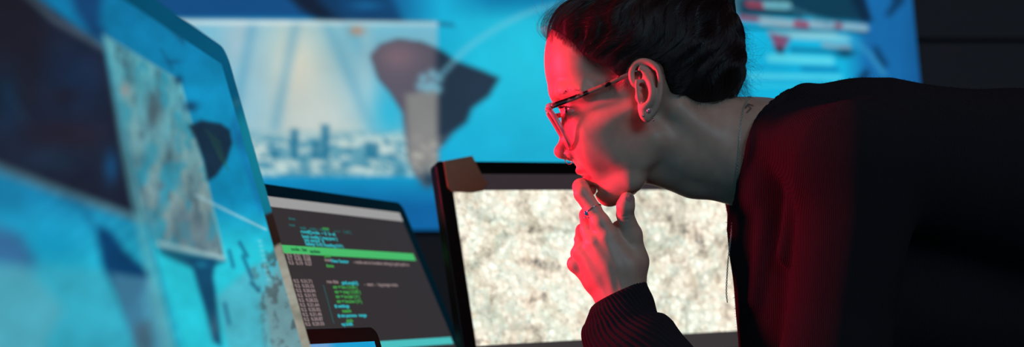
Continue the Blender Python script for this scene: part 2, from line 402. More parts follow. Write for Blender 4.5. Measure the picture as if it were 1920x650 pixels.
# ------------------------------------------------------------------ signed distance sculpting
class Field:
    def __init__(s, lo, hi, h):
        s.lo = np.array(lo, float); s.h = h
        s.n = np.ceil((np.array(hi, float) - s.lo) / h).astype(int) + 1
        s.F = np.full(s.n, 30., np.float32)
    def _slice(s, lo, hi):
        a = np.clip(np.floor((lo - s.lo) / s.h).astype(int), 0, s.n); b = np.clip(np.ceil((hi - s.lo) / s.h).astype(int) + 1, 0, s.n)
        if np.any(b <= a): return None
        sl = tuple(slice(i, j) for i, j in zip(a, b))
        ax = [(s.lo[i] + s.h * np.arange(a[i], b[i])).astype(np.float32) for i in range(3)]
        return sl, ax[0][:, None, None], ax[1][None, :, None], ax[2][None, None, :]
    def op(s, fn, lo, hi, k=6., mode='add'):
        m = 26 + k
        r = s._slice(np.asarray(lo) - m, np.asarray(hi) + m)
        if r is None: return s
        sl, U, V, W = r
        d = fn(U, V, W).astype(np.float32); A = s.F[sl]
        if mode == 'add':
            h = np.clip(.5 + .5 * (A - d) / k, 0, 1) if k > 0 else (A > d).astype(np.float32)
            s.F[sl] = A * (1 - h) + d * h - k * h * (1 - h)
        elif mode == 'sub':
            h = np.clip(.5 - .5 * (A + d) / k, 0, 1)
            s.F[sl] = A * (1 - h) - d * h + k * h * (1 - h)
        return s
    # primitives
    def ell(s, c, r, rot=0., k=6., mode='add', sym=False, M=None):
        for c in ([c, (c[0], c[1], -c[2])] if sym else [c]):
            R = max(r); c = np.array(c, float)
            if M is None:
                co, si = math.cos(rot), math.sin(rot); MM = np.array([[co, si, 0], [-si, co, 0], [0, 0, 1]])
            else: MM = M
            def fn(U, V, W, c=c, MM=MM):
                x, y, z = U - c[0], V - c[1], W - c[2]
                a = (MM[0, 0] * x + MM[0, 1] * y + MM[0, 2] * z) / r[0]; b = (MM[1, 0] * x + MM[1, 1] * y + MM[1, 2] * z) / r[1]; e = (MM[2, 0] * x + MM[2, 1] * y + MM[2, 2] * z) / r[2]
                k0 = np.sqrt(a * a + b * b + e * e) + 1e-6
                k1 = np.sqrt((a / r[0]) ** 2 + (b / r[1]) ** 2 + (e / r[2]) ** 2) + 1e-9
                return k0 * (k0 - 1) / k1
            s.op(fn, c - R, c + R, k, mode)
        return s
    def cone(s, a, b, ra, rb, k=6., mode='add', sym=False, ws=1.):
        prs = [(a, b)]
        if sym: prs.append(((a[0], a[1], -a[2]), (b[0], b[1], -b[2])))
        for a, b in prs:
            a = np.array(a, float); b = np.array(b, float)
            def fn(U, V, W, a=a, b=b):
                q = np.array([1, 1, 1 / ws]); A = a * q; B = b * q; W = W / ws
                d = B - A; L2 = d @ d + 1e-9
                t = np.clip(((U - A[0]) * d[0] + (V - A[1]) * d[1] + (W - A[2]) * d[2]) / L2, 0, 1)
                return np.sqrt((U - A[0] - d[0] * t) ** 2 + (V - A[1] - d[1] * t) ** 2 + (W - A[2] - d[2] * t) ** 2) - (ra + (rb - ra) * t)
            R = max(ra, rb) * np.array([1, 1, ws])
            s.op(fn, np.minimum(a, b) - R, np.maximum(a, b) + R, k, mode)
        return s
    def chain(s, pts, rad, k=4., mode='add', sym=False, ws=1.):
        if np.isscalar(rad): rad = [rad] * len(pts)
        for i in range(len(pts) - 1): s.cone(pts[i], pts[i + 1], rad[i], rad[i + 1], k, mode, sym, ws)
        return s
    def sample(s, P):
        q = (np.asarray(P, float) - s.lo) / s.h
        q = np.clip(q, 0, np.array(s.n) - 1.001); i = np.floor(q).astype(int); f = q - i; F = s.F; r = 0
        for dx in (0, 1):
            for dy in (0, 1):
                for dz in (0, 1):
                    w = (f[..., 0] if dx else 1 - f[..., 0]) * (f[..., 1] if dy else 1 - f[..., 1]) * (f[..., 2] if dz else 1 - f[..., 2])
                    r = r + w * F[i[..., 0] + dx, i[..., 1] + dy, i[..., 2] + dz]
        return r
    def grad(s, P, e=2.):
        g = np.stack([s.sample(P + np.eye(3)[i] * e) - s.sample(P - np.eye(3)[i] * e) for i in range(3)], -1)
        return g / (np.linalg.norm(g, axis=-1, keepdims=True) + 1e-9)
    def hit(s, px, py, w0=-200):
        """body-space point where the line of sight through a photo pixel first meets the surface"""
        for w in np.arange(w0, 200, .5):
            p = Q(px, py, w)
            if s.sample(p) < 0: return p
        return Q(px, py, 0)
    def surface(s):
        """naive surface nets -> vertices (body space), quads"""
        F = s.F; n = F.shape; ins = F < 0
        cnt = np.zeros(tuple(i - 1 for i in n), np.int8)
        for dx in (0, 1):
            for dy in (0, 1):
                for dz in (0, 1): cnt += ins[dx:n[0] - 1 + dx, dy:n[1] - 1 + dy, dz:n[2] - 1 + dz]
        act = (cnt > 0) & (cnt < 8)
        idx = np.argwhere(act); vid = np.full(act.shape, -1, np.int64); vid[act] = np.arange(len(idx))
        c = {}
        for dx in (0, 1):
            for dy in (0, 1):
                for dz in (0, 1): c[dx, dy, dz] = F[idx[:, 0] + dx, idx[:, 1] + dy, idx[:, 2] + dz].astype(np.float64)
        acc = np.zeros((len(idx), 3)); num = np.zeros(len(idx))
        ks = list(c)
        for a in ks:
            for ax in range(3):
                if a[ax] == 0:
                    b = tuple(1 if i == ax else a[i] for i in range(3))
                    fa, fb = c[a], c[b]; m = (fa < 0) != (fb < 0)
                    t = np.where(m, fa / np.where(m, fa - fb, 1), 0)
                    p = np.array(a, float)[None] + np.zeros((len(idx), 3)); p[:, ax] += t
                    acc += p * m[:, None]; num += m
        V = s.lo + (idx + acc / num[:, None]) * s.h
        Q4 = []
        for ax in range(3):
            o1, o2 = (ax + 1) % 3, (ax + 2) % 3
            sa = [slice(None)] * 3; sb = [slice(None)] * 3
            sa[ax] = slice(0, -1); sb[ax] = slice(1, None)
            a = ins[tuple(sa)]; b = ins[tuple(sb)]
            e = np.argwhere(a != b); 
            ok = (e[:, o1] > 0) & (e[:, o2] > 0) & (e[:, o1] < n[o1] - 1) & (e[:, o2] < n[o2] - 1); e = e[ok]
            fl = a[e[:, 0], e[:, 1], e[:, 2]]
            q = []
            for s1, s2 in ((1, 1), (0, 1), (0, 0), (1, 0)):
                g = e.copy(); g[:, o1] -= s1; g[:, o2] -= s2; q.append(vid[g[:, 0], g[:, 1], g[:, 2]])
            q = np.stack(q, 1); q[~fl] = q[~fl][:, ::-1]; Q4.append(q)
        return V, np.concatenate(Q4)

# ================================================================== THE PERSON
HEAD = Field((1000, -75, -165), (1590, 470, 165), 2.1)
R17 = math.radians(-17)
def sculpt_skull(f):
    f.ell((1206, 112, 0), (181, 138, 128), R17, 1)
    f.ell((1085, 120, 0), (58, 90, 84), R17, 26)
    return f
f = sculpt_skull(HEAD)
f.ell((1136, 246, 0), (78, 118, 82), R17, 18)                        # mid face
f.cone((1102, 250, -62), (1180, 212, -98), 22, 18, 24, sym=True)     # cheekbones
f.ell((1112, 274, -48), (34, 40, 30), R17, 24, sym=True)             # cheek
f.ell((1170, 262, -66), (50, 64, 24), R17, 28, sym=True)             # masseter
f.cone((1222, 268, -70), (1160, 350, -28), 25, 24, 26, sym=True)     # jaw
f.ell((1133, 314, 0), (40, 40, 46), R17, 14)                         # mouth mound
f.ell((1143, 360, 0), (27, 27, 30), 0, 12)                           # chin
f.cone((1150, 352, -26), (1180, 340, -50), 22, 24, 14, sym=True)
f.cone((1054, 176, -14), (1062, 178, -52), 18, 17, 14, sym=True)     # brow
f.cone((1062, 178, -52), (1092, 180, -84), 17, 18, 12, sym=True)
f.cone((1052, 168, 0), (1054, 176, -14), 20, 18, 10, sym=True)
f.ell((1044, 212, -36), (26, 20, 22), R17, 12, 'sub', sym=True)      # orbit
f.ell((1094, 248, -28), (20, 36, 20), R17, 14, sym=True)
f.cone((1072, 205, 0), (1058, 280, 0), 12, 13, 9)                    # bridge of the nose
f.cone((1074, 240, 0), (1088, 280, 0), 15, 22, 12)
f.ell((1055, 283, 0), (16.5, 14.5, 15), 0, 7)                          # tip
f.ell((1073, 288, -18), (13, 11.5, 9), -.25, 4, sym=True)              # wings
f.cone((1062, 293, 0), (1080, 299, 0), 6, 6, 4)                      # septum
f.ell((1068, 299, -11), (9, 5.5, 6), -.15, 2.5, 'sub', sym=True)          # nostrils
f.chain([(1082, 278, -29), (1088, 288, -29), (1089, 299, -27)], 2.4, 4, 'sub', sym=True)
f.chain([(1109, 325, -30), (1100, 321, -20), (1091, 318, -9), (1088, 318, 0)], [2.5, 5.5, 7.5, 8.5], 4, sym=True)      # upper lip
f.chain([(1110, 330, -28), (1106, 334, -18), (1105, 338, -8), (1105, 338, 0)], [3, 6.5, 9, 9.5], 4, sym=True)    # lower lip
f.chain([(1114, 325, -36), (1106, 327.5, -27), (1097, 328.5, -12), (1092, 329, 0)], [1.4, 1.8, 1.9, 1.9], 2.4, 'sub', sym=True)
f.ell((1115, 353, 0), (9, 7, 26), 0, 8, 'sub')
f.ell((1076, 306, 0), (3, 9, 4), R17, 5, 'sub')                      # philtrum
EYE = (1079, 209, -36); EYE_R = 20.
f.ell(EYE, (EYE_R + 3.2,) * 3, 0, 6, sym=True)
f.chain([(1053, 211, -27), (1060, 211, -44), (1073, 214, -57)], [5.6, 5.6, 3.2], 2, 'sub', sym=True)
f.chain([(1064, 196, -58), (1052, 199, -44), (1050, 203, -28)], 1.6, 3, 'sub', sym=True)  # lid crease
f.ell((1118, 150, -106), (34, 34, 10), 0, 24, 'sub', sym=True)        # temple
# neck
f.cone((1290, 262, 0), (1430, 288, 0), 92, 97, 26)
f.cone((1430, 288, 0), (1560, 330, 0), 97, 128, 30, ws=1.2)
f.cone((1262, 215, -84), (1402, 330, -62), 20, 17, 22, sym=True)
f.cone((1224, 314, -10), (1300, 337, 0), 30, 26, 26)
f.cone((1300, 337, 0), (1400, 352, 0), 26, 28, 26)
f.cone((1420, 245, -66), (1500, 275, -105), 30, 40, 30, sym=True)
# ears
FLAT = f.F.copy()
def ear_pt(px, py, w): return Q(px, py, w)
yaw = math.radians(15)
EM = np.array([[math.cos(yaw), 0, math.sin(yaw)], [0, 1, 0], [-math.sin(yaw), 0, math.cos(yaw)]])
def E(px, py, dw=0.):
    w = -130 - (px - 1190) * .26 + dw
    return Q(px, py, w)
def ear(f):
    def both(pts, rad, k, mode='add'):
        f.chain(pts, rad, k, mode, sym=True)
    f.ell(E(1217, 160, 5), (27, 47, 6), 0, 5, M=EM, sym=True)
    f.ell(E(1211, 203, 4), (15, 22, 6), 0, 6, M=EM, sym=True)
    f.ell(E(1217, 168, 16), (18, 42, 17), 0, 8, M=EM, sym=True)
    helix = spline([E(1201, 164, 4), E(1189, 157, 0), E(1184, 144, -1), E(1185, 130, -1), E(1193, 119, -1), E(1206, 115, -1), E(1221, 119, -2), E(1232, 130, -3), E(1237, 147, -4), E(1238, 165, -4), E(1236, 184, -3), E(1231, 200, 0), E(1224, 213, 3)], 3)
    both(list(helix), list(np.interp(np.linspace(0, 1, len(helix)), [0, .2, .5, .8, 1], [4, 5, 5.4, 5, 5])), 3)
    f.ell(E(1213, 214, 2), (11, 14, 7), 0, 6, M=EM, sym=True)
    anti = spline([E(1212, 141, -2), E(1219, 153, -4), E(1223, 166, -6), E(1222, 182, -6), E(1215, 195, -4), E(1207, 200, -3)], 3)
    both(list(anti), 5.2, 6)
    both([E(1206, 134, 0), E(1213, 146, -3)], 4, 6)
    f.ell(E(1209, 181, 2), (11, 17, 12), .15, 5, 'sub', M=EM, sym=True)
    f.ell(E(1204, 160, 0), (9, 5, 6), .5, 4, 'sub', M=EM, sym=True)
    f.ell(E(1199, 142, -3), (8, 9, 5), 0, 4, 'sub', M=EM, sym=True)
    f.ell(E(1229, 150, -4), (3.2, 20, 4), -.1, 3, 'sub', M=EM, sym=True)
    f.ell(E(1198, 181, 1), (7, 10, 8), .2, 5, M=EM, sym=True)
    f.ell(E(1205, 200, -1), (5, 4, 5), 0, 4, M=EM, sym=True)
ear(f)

# ---- left hand: its own field so that it does not melt into the face
HAND = Field((1040, 300, -110), (1440, 720, 80), 2.0)
h = HAND
h.chain([Q(1182, 560, -38), Q(1178, 500, -42), Q(1140, 440, -42)], [24, 23, 17], 14)   # index ray
h.chain([Q(1160, 560, -34), Q(1148, 500, -38), Q(1113, 452, -38)], [24, 20, 16.5], 12)
h.chain([Q(1146, 562, -26), Q(1128, 520, -28), Q(1091, 475, -24)], [22, 17, 14.5], 12)
h.chain([Q(1136, 560, -14), Q(1112, 530, -14), Q(1079, 494, -8)], [20, 16, 13.5], 12)
h.ell(Q(1150, 500, -12), (40, 58, 24), -.25, 16)
h.chain([Q(1186, 540, -20), Q(1190, 490, -24), Q(1184, 440, -34)], [26, 24, 19], 14)    # thumb base
h.chain([Q(1184, 440, -34), Q(1172, 402, -50)], [19, 15.5], 8)
h.chain([Q(1172, 402, -50), Q(1173, 386, -58), Q(1176, 374, -62)], [15.6, 16.4, 14], 5)
h.ell(Q(1160, 436, -22), (20, 26, 11), .5, 14)                                          # web
h.chain([Q(1140, 440, -42), Q(1126, 418, -40), Q(1112, 394, -34)], [17, 16.5, 15.5], 10)   # index
h.chain([Q(1112, 394, -34), Q(1093, 364, -26)], [15.5, 16], 5)
h.chain([Q(1092, 362, -26), Q(1089, 350, -10), Q(1096, 347, 6)], [16, 15, 13.5], 5)
h.chain([Q(1096, 347, 6), Q(1100, 349, 18), Q(1108, 356, 34)], [13.5, 12.5, 10.5], 5)
h.chain([Q(1110, 455, -36), Q(1103, 430, -18), Q(1101, 403, 6)], [15, 15, 14.5], 5)     # middle
h.chain([Q(1101, 403, 6), Q(1108, 408, 30), Q(1122, 424, 44)], [14.5, 13.5, 11], 5)
h.chain([Q(1090, 475, -22), Q(1090, 452, 0), Q(1093, 432, 22)], [14.5, 14, 13.5], 4)        # ring finger
h.chain([Q(1093, 432, 22), Q(1108, 436, 38), Q(1124, 452, 40)], [13.5, 12.5, 11], 4)
h.chain([Q(1078, 493, -8), Q(1082, 474, 10), Q(1090, 458, 26)], [13.2, 12, 11.5], 4)    # little finger
h.chain([Q(1090, 458, 26), Q(1104, 464, 36), Q(1118, 476, 34)], [11.5, 11, 9.5], 4)
h.ell(Q(1080, 495, -10), (15, 15, 15), 0, 8)
h.ell(Q(1089, 468, -24), (16, 14, 15), 0, 7)
h.ell(Q(1067, 477, -6), (7, 3.5, 16), .3, 4, 'sub')
h.ell(Q(1075, 452, -12), (6, 3, 16), .3, 4, 'sub')
# tendons and knuckles on the back of the hand
h.chain([Q(1168, 548, -60), Q(1160, 500, -60.5), Q(1134, 448, -56)], [2.5, 2.6, 3], 8)
h.chain([Q(1152, 552, -55), Q(1140, 500, -56.5), Q(1112, 456, -53)], [2.5, 2.8, 3], 8)
h.chain([Q(1138, 556, -45), Q(1122, 518, -44.5), Q(1092, 476, -37)], [2.5, 2.8, 3], 8)
h.ell(Q(1134, 502, -36), (34, 50, 20), -.5, 18)
h.ell(Q(1150, 496, -44), (26, 58, 20), -.35, 18)
h.chain([Q(1157, 403, -56), Q(1172, 405, -67), Q(1188, 403, -56)], .5, 2.4, 'sub')      # thumb creases
h.chain([Q(1160, 409, -58), Q(1174, 411, -64), Q(1188, 410, -54)], .4, 2.4, 'sub')
h.chain([Q(1160, 560, -28), Q(1230, 690, -90), Q(1385, 905, -188)], [35, 42, 52], 20, ws=.8)  # forearm inside the sleeve

V1, F1 = HEAD.surface(); V2, F2 = HAND.surface()
def skin_cols(V, face=True):
    c = np.empty(V.shape); c[:] = lin((205, 158, 138))
    def mixin(m, col):
        m = np.clip(m, 0, 1)[:, None]; c[:] = c * (1 - m) + lin(col) * m
    x, y, z = V.T
    if face:
        lip = np.minimum(seg_d(x, y, [(1109, 326), (1096, 322), (1080, 322)]) - 4, seg_d(x, y, [(1110, 330), (1096, 338)]) - 5.5)
        mixin((.5 - lip / 4) * (np.abs(z) < 34) * .8, (178, 104, 98))
        mixin(np.exp(-(((x - 1216) / 30) ** 2 + ((y - 150) / 50) ** 2)) * (np.abs(z) > 112) * .5, (200, 120, 108))
        # small tattoo on the nape
        t = np.minimum(seg_d(x, y, [(1385, 212), (1392, 204), (1398, 208)]) - 1.8, seg_d(x, y, [(1386, 222), (1394, 214), (1390, 206)]) - 1.5)
        mixin((.5 - t / 2) * (z < 0) * .75, (60, 52, 56))
    return c
V = np.vstack([V1, V2]); F = np.vstack([F1, F2 + len(V1)])
cols = np.vstack([skin_cols(V1), skin_cols(V2, False)])

skin, nt, b = new_mat('skin')
a = nt.nodes.new('ShaderNodeAttribute'); a.attribute_name = 'tint'
nz = nt.nodes.new('ShaderNodeTexNoise'); nz.inputs['Scale'].default_value = 90; nz.inputs['Detail'].default_value = 5
n2 = nt.nodes.new('ShaderNodeTexVoronoi'); n2.inputs['Scale'].default_value = 1100
tc = nt.nodes.new('ShaderNodeTexCoord')
for n in (nz, n2): nt.links.new(tc.outputs['Object'], n.inputs['Vector'])
mx = nt.nodes.new('ShaderNodeMix'); mx.data_type = 'RGBA'; mx.blend_type = 'MULTIPLY'; mx.inputs[0].default_value = .35
cr = nt.nodes.new('ShaderNodeValToRGB'); cr.color_ramp.elements[0].position = .3; cr.color_ramp.elements[0].color = (.7, .6, .6, 1); cr.color_ramp.elements[1].position = .7
nt.links.new(nz.outputs['Fac'], cr.inputs['Fac']); nt.links.new(a.outputs['Color'], mx.inputs[6]); nt.links.new(cr.outputs['Color'], mx.inputs[7])
nt.links.new(mx.outputs[2], b.inputs['Base Color'])
bp = nt.nodes.new('ShaderNodeBump'); bp.inputs['Strength'].default_value = .06; bp.inputs['Distance'].default_value = .0004
nt.links.new(n2.outputs['Distance'], bp.inputs['Height']); nt.links.new(bp.outputs['Normal'], b.inputs['Normal'])
b.inputs['Roughness'].default_value = .48; b.inputs['Specular IOR Level'].default_value = .45
b.inputs['Subsurface Weight'].default_value = .35; b.inputs['Subsurface Radius'].default_value = (1, .35, .2); b.inputs['Subsurface Scale'].default_value = .004

person = mk('person', b2w(V), F, skin, None, origin=(.36, 1.5, 0.0), cols=cols)
tag(person, 'person leaning forward in a dark knitted sweater with one hand at the lips', 'person')

# eyeball with iris and pupil, lids stay part of the body
def eyeball(c, r):
    n, m = 48, 32; Vv = []; Fv = []; cc = []
    ax = np.array([-.985, .17, 0.]); ax /= np.linalg.norm(ax)
    e1 = np.cross(ax, [0, 0, 1.]); e1 /= np.linalg.norm(e1); e2 = np.cross(ax, e1)
    for i in range(m + 1):
        th = math.pi * (i / m) ** 1.25
        rr = r * (1 + .07 * math.exp(-(th / .42) ** 4))
        for j in range(n):
            ph = 2 * math.pi * j / n
            Vv.append(np.array(c) + rr * (math.cos(th) * ax + math.sin(th) * (math.cos(ph) * e1 + math.sin(ph) * e2)))
            col = lin((12, 10, 10)) if th < .2 else lin((70, 48, 36)) if th < .47 else lin((30, 22, 20)) if th < .53 else lin((215, 205, 200))
            cc.append(col)
    for i in range(m):
        for j in range(n):
            k = (j + 1) % n; Fv.append((i * n + j, i * n + k, (i + 1) * n + k, (i + 1) * n + j))
    return np.array(Vv), Fv, np.array(cc)
m_eye, nt, b = new_mat('eye'); a = nt.nodes.new('ShaderNodeAttribute'); a.attribute_name = 'tint'
nt.links.new(a.outputs['Color'], b.inputs['Base Color']); b.inputs['Roughness'].default_value = .06; b.inputs['Coat Weight'].default_value = 1
for sg in (1, -1):
    Ve, Fe, Ce = eyeball((EYE[0], EYE[1], sg * EYE[2]), EYE_R)
    mk('eye', b2w(Ve), Fe, m_eye, person, cols=Ce)

# ---- nails
m_nail = plain('nail', (200, 130, 126), .22, coat=.5)
def nail(c, ax_l, ax_w, nrm, L, W, mat):
    n = 10; Vv = []; Fv = []
    ax_l, ax_w, nrm = [np.array(v, float) / np.linalg.norm(v) for v in (ax_l, ax_w, nrm)]
    for lay in (0, -2.5):
        for i in range(n + 1):
            t = i / n * 2 - 1
            for j in range(n + 1):
                q = j / n * 2 - 1
                ww = W * (1 - .12 * t * t) * (math.sqrt(max(0, 1 - max(0, t - .2) ** 2 / .9)))
                Vv.append(np.array(c) + ax_l * L * t + ax_w * ww * q + nrm * (lay - .42 * W * q * q - .06 * L * t * t))
    N = (n + 1) ** 2
    for o, rev in ((0, 0), (N, 1)):
        for i in range(n):
            for j in range(n):
                fq = (o + i * (n + 1) + j, o + (i + 1) * (n + 1) + j, o + (i + 1) * (n + 1) + j + 1, o + i * (n + 1) + j + 1)
                Fv.append(fq[::-1] if rev else fq)
    for i in range(n):
        for e in (0, n):
            a_, b_ = i * (n + 1) + e, (i + 1) * (n + 1) + e; Fv.append((a_, b_, b_ + N, a_ + N))
            a_, b_ = e * (n + 1) + i, e * (n + 1) + i + 1; Fv.append((a_, b_, b_ + N, a_ + N))
    return mk('fingernail', b2w(np.array(Vv)), Fv, mat, person)
nail(Q(1182, 376, -75), (.12, -1, -.15), (1, .1, .45), (.42, -.1, -1), 11, 8.5, m_nail)

# ---- eyebrow and lashes as fine curves
def hair_obj(name, strands, rad, mat, parent):
    """strands: list of (n,3) world arrays; rad root radius in metres"""
    d = bpy.data.hair_curves.new(name)
    d.add_curves([len(s_) for s_ in strands])
    P = np.concatenate(strands) - origin_of(parent)
    d.attributes['position'].data.foreach_set('vector', P.astype(np.float32).ravel())
    at_ = d.attributes.get('radius') or d.attributes.new('radius', 'FLOAT', 'POINT')
    r = np.concatenate([rad * (.25 + .75 * np.sin(np.linspace(.12, 1, len(s_)) * math.pi * .93)) for s_ in strands])
    at_.data.foreach_set('value', r.astype(np.float32))
    o = bpy.data.objects.new(name, d); COL.objects.link(o); d.materials.append(mat); o.parent = parent
    return o
m_hair, nt, b = new_mat('hair')
b.inputs['Base Color'].default_value = (*lin((46, 25, 24)), 1); b.inputs['Roughness'].default_value = .3; b.inputs['Specular IOR Level'].default_value = .55
b.inputs['Anisotropic'].default_value = .5
m_wool = plain('wool fibre', (30, 22, 25), .95, spec=.05)

st = []
for i in range(330):
    t = rng.random() ** 1.5; py = 185 - 17 * math.sin(t * 1.9) + rng.normal() * 1.8; px = 1034 + 52 * t
    p = HEAD.hit(px, py + 2, -120)
    if p[2] > -4: p = HEAD.hit(px + 2, py, -60)
    g = HEAD.grad(p); d = np.array([.6 + .3 * t, -.7 + .6 * t, -.1]); L = 9 * (1 - .3 * t) * rng.uniform(.7, 1.2); line = []
    for k in range(5):
        q = p + d * L * k / 4 + g * (.4 + 1.6 * math.sin(k / 4 * 2.2)); line.append(q)
    st.append(b2w(np.array(line)))
hair_obj('eyebrow', st, .00007, m_hair, person)
st = []
for i in range(60):
    t = rng.random()
    root = np.array([1056.5 + 13 * t * t, 204.5 - 1.5 * math.sin(3 * t) + 5 * t * t, -24 - 33 * t])
    d = np.array([-1, .1 + .15 * rng.random(), -.3 - 1.0 * t]); d /= np.linalg.norm(d); L = rng.uniform(12, 17); line = []
    for k in range(6):
        q = k / 5; line.append(root + d * L * q + np.array([0, 5 * q - 8 * q * q, 0]) + np.array([0, rng.normal() * .1, 0]))
    st.append(b2w(np.array(line)))
hair_obj('eyelashes', st, .00009, m_hair, person)

# ---- hair: a dense mass with strands over it
HAIR = Field((990, -110, -175), (1440, 240, 175), 3.0)
HAIR.ell((1208, 108, 0), (183, 143, 134), R17, 1)
HAIR.ell((1095, 78, 0), (62, 74, 84), R17, 24)
HAIR.ell((1322, 108, 0), (62, 84, 84), 0, 24)
HAIR.ell((1338, 148, -6), (46, 46, 66), 0, 22)
HAIR.ell((1306, 166, 0), (58, 48, 99), 0, 20)
HAIR.ell((1330, -38, 0), (58, 44, 54), .3, 10)          # bun
HAIR.cone((1352, -14, -10), (1366, 30, -8), 22, 14, 8)
outline = [(1000, -200), (1000, 70), (1030, 82), (1052, 76), (1070, 86), (1092, 102), (1118, 116), (1146, 130), (1164, 146), (1172, 142), (1178, 122), (1194, 106), (1222, 104), (1242, 124), (1248, 150), (1256, 172), (1276, 190), (1304, 205), (1346, 195), (1380, 180), (1398, 182), (1440, 150), (1440, -200)]
ax = [HAIR.lo[i] + HAIR.h * np.arange(HAIR.n[i]) for i in range(3)]
U, Vv, W = np.meshgrid(*ax, indexing='ij')
AP = 1 - np.abs(W) * S / 1.5
ou = poly_sd(960 + (U - 960) / AP, 560 + (Vv - 560) / AP, outline)
k = 8.
hh = np.clip(.5 - .5 * (ou - HAIR.F) / k, 0, 1)
HAIR.F = (ou * (1 - hh) + HAIR.F * hh + k * hh * (1 - hh)).astype(np.float32)
del U, Vv, W, AP, ou, hh
HAIR_FULL = Field((990, -110, -175), (1440, 240, 175), 3.0)
HAIR_FULL.ell((1208, 108, 0), (183, 143, 134), R17, 1); HAIR_FULL.ell((1095, 78, 0), (62, 74, 84), R17, 24)
HAIR_FULL.ell((1322, 108, 0), (62, 84, 84), 0, 24); HAIR_FULL.ell((1338, 148, -6), (46, 46, 66), 0, 22)
HAIR_FULL.ell((1306, 166, 0), (58, 48, 99), 0, 20)
HAIR_FULL.ell((1330, -38, 0), (58, 44, 54), .3, 10)
Vh, Fh = HAIR.surface()
hair = mk('hair', b2w(Vh), Fh, plain('hair mass', (15, 11, 11), .7, bump=(160, .6, .004)), person)

def comb(P, n, step, tgt, lift, wob, seed):
    """grow strands over the head towards a point"""
    r = np.random.default_rng(seed); P = P.copy(); L = [P.copy()]
    a1 = r.uniform(0, 6.28, len(P)); am = r.normal(0, wob, len(P)); fr = r.uniform(.15, .5, len(P)); ll = r.uniform(.2, 1, len(P)) * lift
    stp = step * r.uniform(.6, 1.3, len(P))
    for k_ in range(n - 1):
        g = HAIR_FULL.grad(P); d = tgt - P; d /= np.linalg.norm(d, axis=1)[:, None] + 1e-9
        d = d - g * (d * g).sum(1)[:, None]; d /= np.linalg.norm(d, axis=1)[:, None] + 1e-6
        side = np.cross(g, d)
        fl = .55 * np.sin(P[:, 0] * .031 + 2.1 * np.sin(P[:, 1] * .027)) + .35 * np.sin(P[:, 1] * .09 + P[:, 0] * .05 + 1.3) 
        d = d + side * (am * np.sin(a1 + fr * k_) + fl)[:, None]
        P = P + d * stp[:, None]
        s_ = HAIR_FULL.sample(P); g = HAIR_FULL.grad(P)
        want = ll * math.sin(math.pi * min(1, (k_ + 1) / n + .08)) + 1.2 + 2.6 * (np.sin(P[:, 0] * .16 + P[:, 1] * .11 + 2.5 * np.sin(P[:, 1] * .05)) > .1)
        P = P + g * (want - s_)[:, None]
        L.append(P.copy())
    L = np.stack(L, 1)
    f_ = 1 - np.abs(L[..., 2]) * S / 1.5
    bad = (poly_sd(960 + (L[..., 0] - 960) / f_, 560 + (L[..., 1] - 560) / f_, outline) > 9).any(1)
    return [b2w(x) for x, q_ in zip(L, bad) if not q_]
near = Vh[(Vh[:, 2] < 60) & (np.abs(HAIR_FULL.sample(Vh)) < 5)]
roots = near[rng.integers(0, len(near), 9000)]
TG = np.array([1335, -45, 0.])
st = comb(roots, 18, 9., TG, 4., .25, 1)
# roots along the hairline, denser
hl = []
for i in range(2600):
    a_ = rng.integers(2, 14) if i % 8 else rng.integers(14, 19); t = rng.random(); p0, p1 = np.array(outline[a_]), np.array(outline[a_ + 1]); q = p0 * (1 - t) + p1 * t + rng.normal(0, 3 + 4 * rng.random() + 4 * (a_ > 13), 2)
    hl.append(q)
hp = np.array([HEAD.hit(q[0] + 3, q[1] + 3, -170) for q in hl])
baby = comb(hp, 12, 6., TG, 3., .3, 2)
hair_obj('hair_strands', st, .00011, m_hair, hair)
hair_obj('hairline_strands', baby, .00005, m_hair, hair)
# flyaway hairs at the forehead and the nape
def wisp(px, py, w, dirs, L, curl, n=14, pos=False):
    p = Q(px, py, w).astype(float); d = np.array(dirs, float); d /= np.linalg.norm(d); out = [p.copy()]
    ph = rng.uniform(0, 6.28); c = abs(rng.normal(0, curl)) if pos else rng.normal(0, curl)
    for i in range(n):
        ang = c + .12 * math.sin(ph + i * .7)
        co, si = math.cos(ang), math.sin(ang)
        d = np.array([d[0] * co - d[1] * si, d[0] * si + d[1] * co, d[2] + rng.normal(0, .03)])
        p = p + d * L / n; out.append(p.copy())
    return b2w(np.array(out))
st = []
for i in range(34):
    t = rng.random(); px, py = 1044 - 8 * t + rng.normal() * 3, 40 + 52 * t
    st.append(wisp(px, py, rng.uniform(-40, 30), (-1, -.5 - rng.random() * 1.4, -.1), rng.uniform(30, 85), .12, pos=True))
for i in range(120):
    q = rng.random(); a0 = (1037 + rng.normal() * 2, 84 + rng.normal() * 5); bl_ = rng.uniform(2, 17) * (1 if i % 5 else 1.5); w_ = rng.uniform(-36, 22)
    pts = [Q(a0[0], a0[1], w_), Q(1035 - bl_ + rng.normal(), 66 - 6 * q, w_), Q(1034 - bl_ * 1.1 + rng.normal(), 48 - 8 * q, w_), Q(1044 - bl_ * .9 + rng.normal(), 26 - 8 * q, w_), Q(1064 - bl_ * .6, 4 - 8 * q, w_ * .8)]
    if i % 4 == 0: pts = pts[:4]
    st.append(b2w(spline(np.array(pts) + rng.normal(0, .8, (len(pts), 3)), 5)))
for i in range(34):
    st.append(wisp(1040 + rng.normal() * 4, 88 + rng.normal() * 5, rng.uniform(-30, 20), (-1, .25 + .4 * rng.random(), 0), rng.uniform(12, 32), .1))
for i in range(420):
    t = rng.random(); px, py = 1372 + 16 * t + rng.normal() * 5, 30 + 146 * t
    st.append(wisp(px, py, rng.uniform(-60, 40), (.35 + .4 * rng.random(), 1, 0), rng.uniform(16, 62), .05))
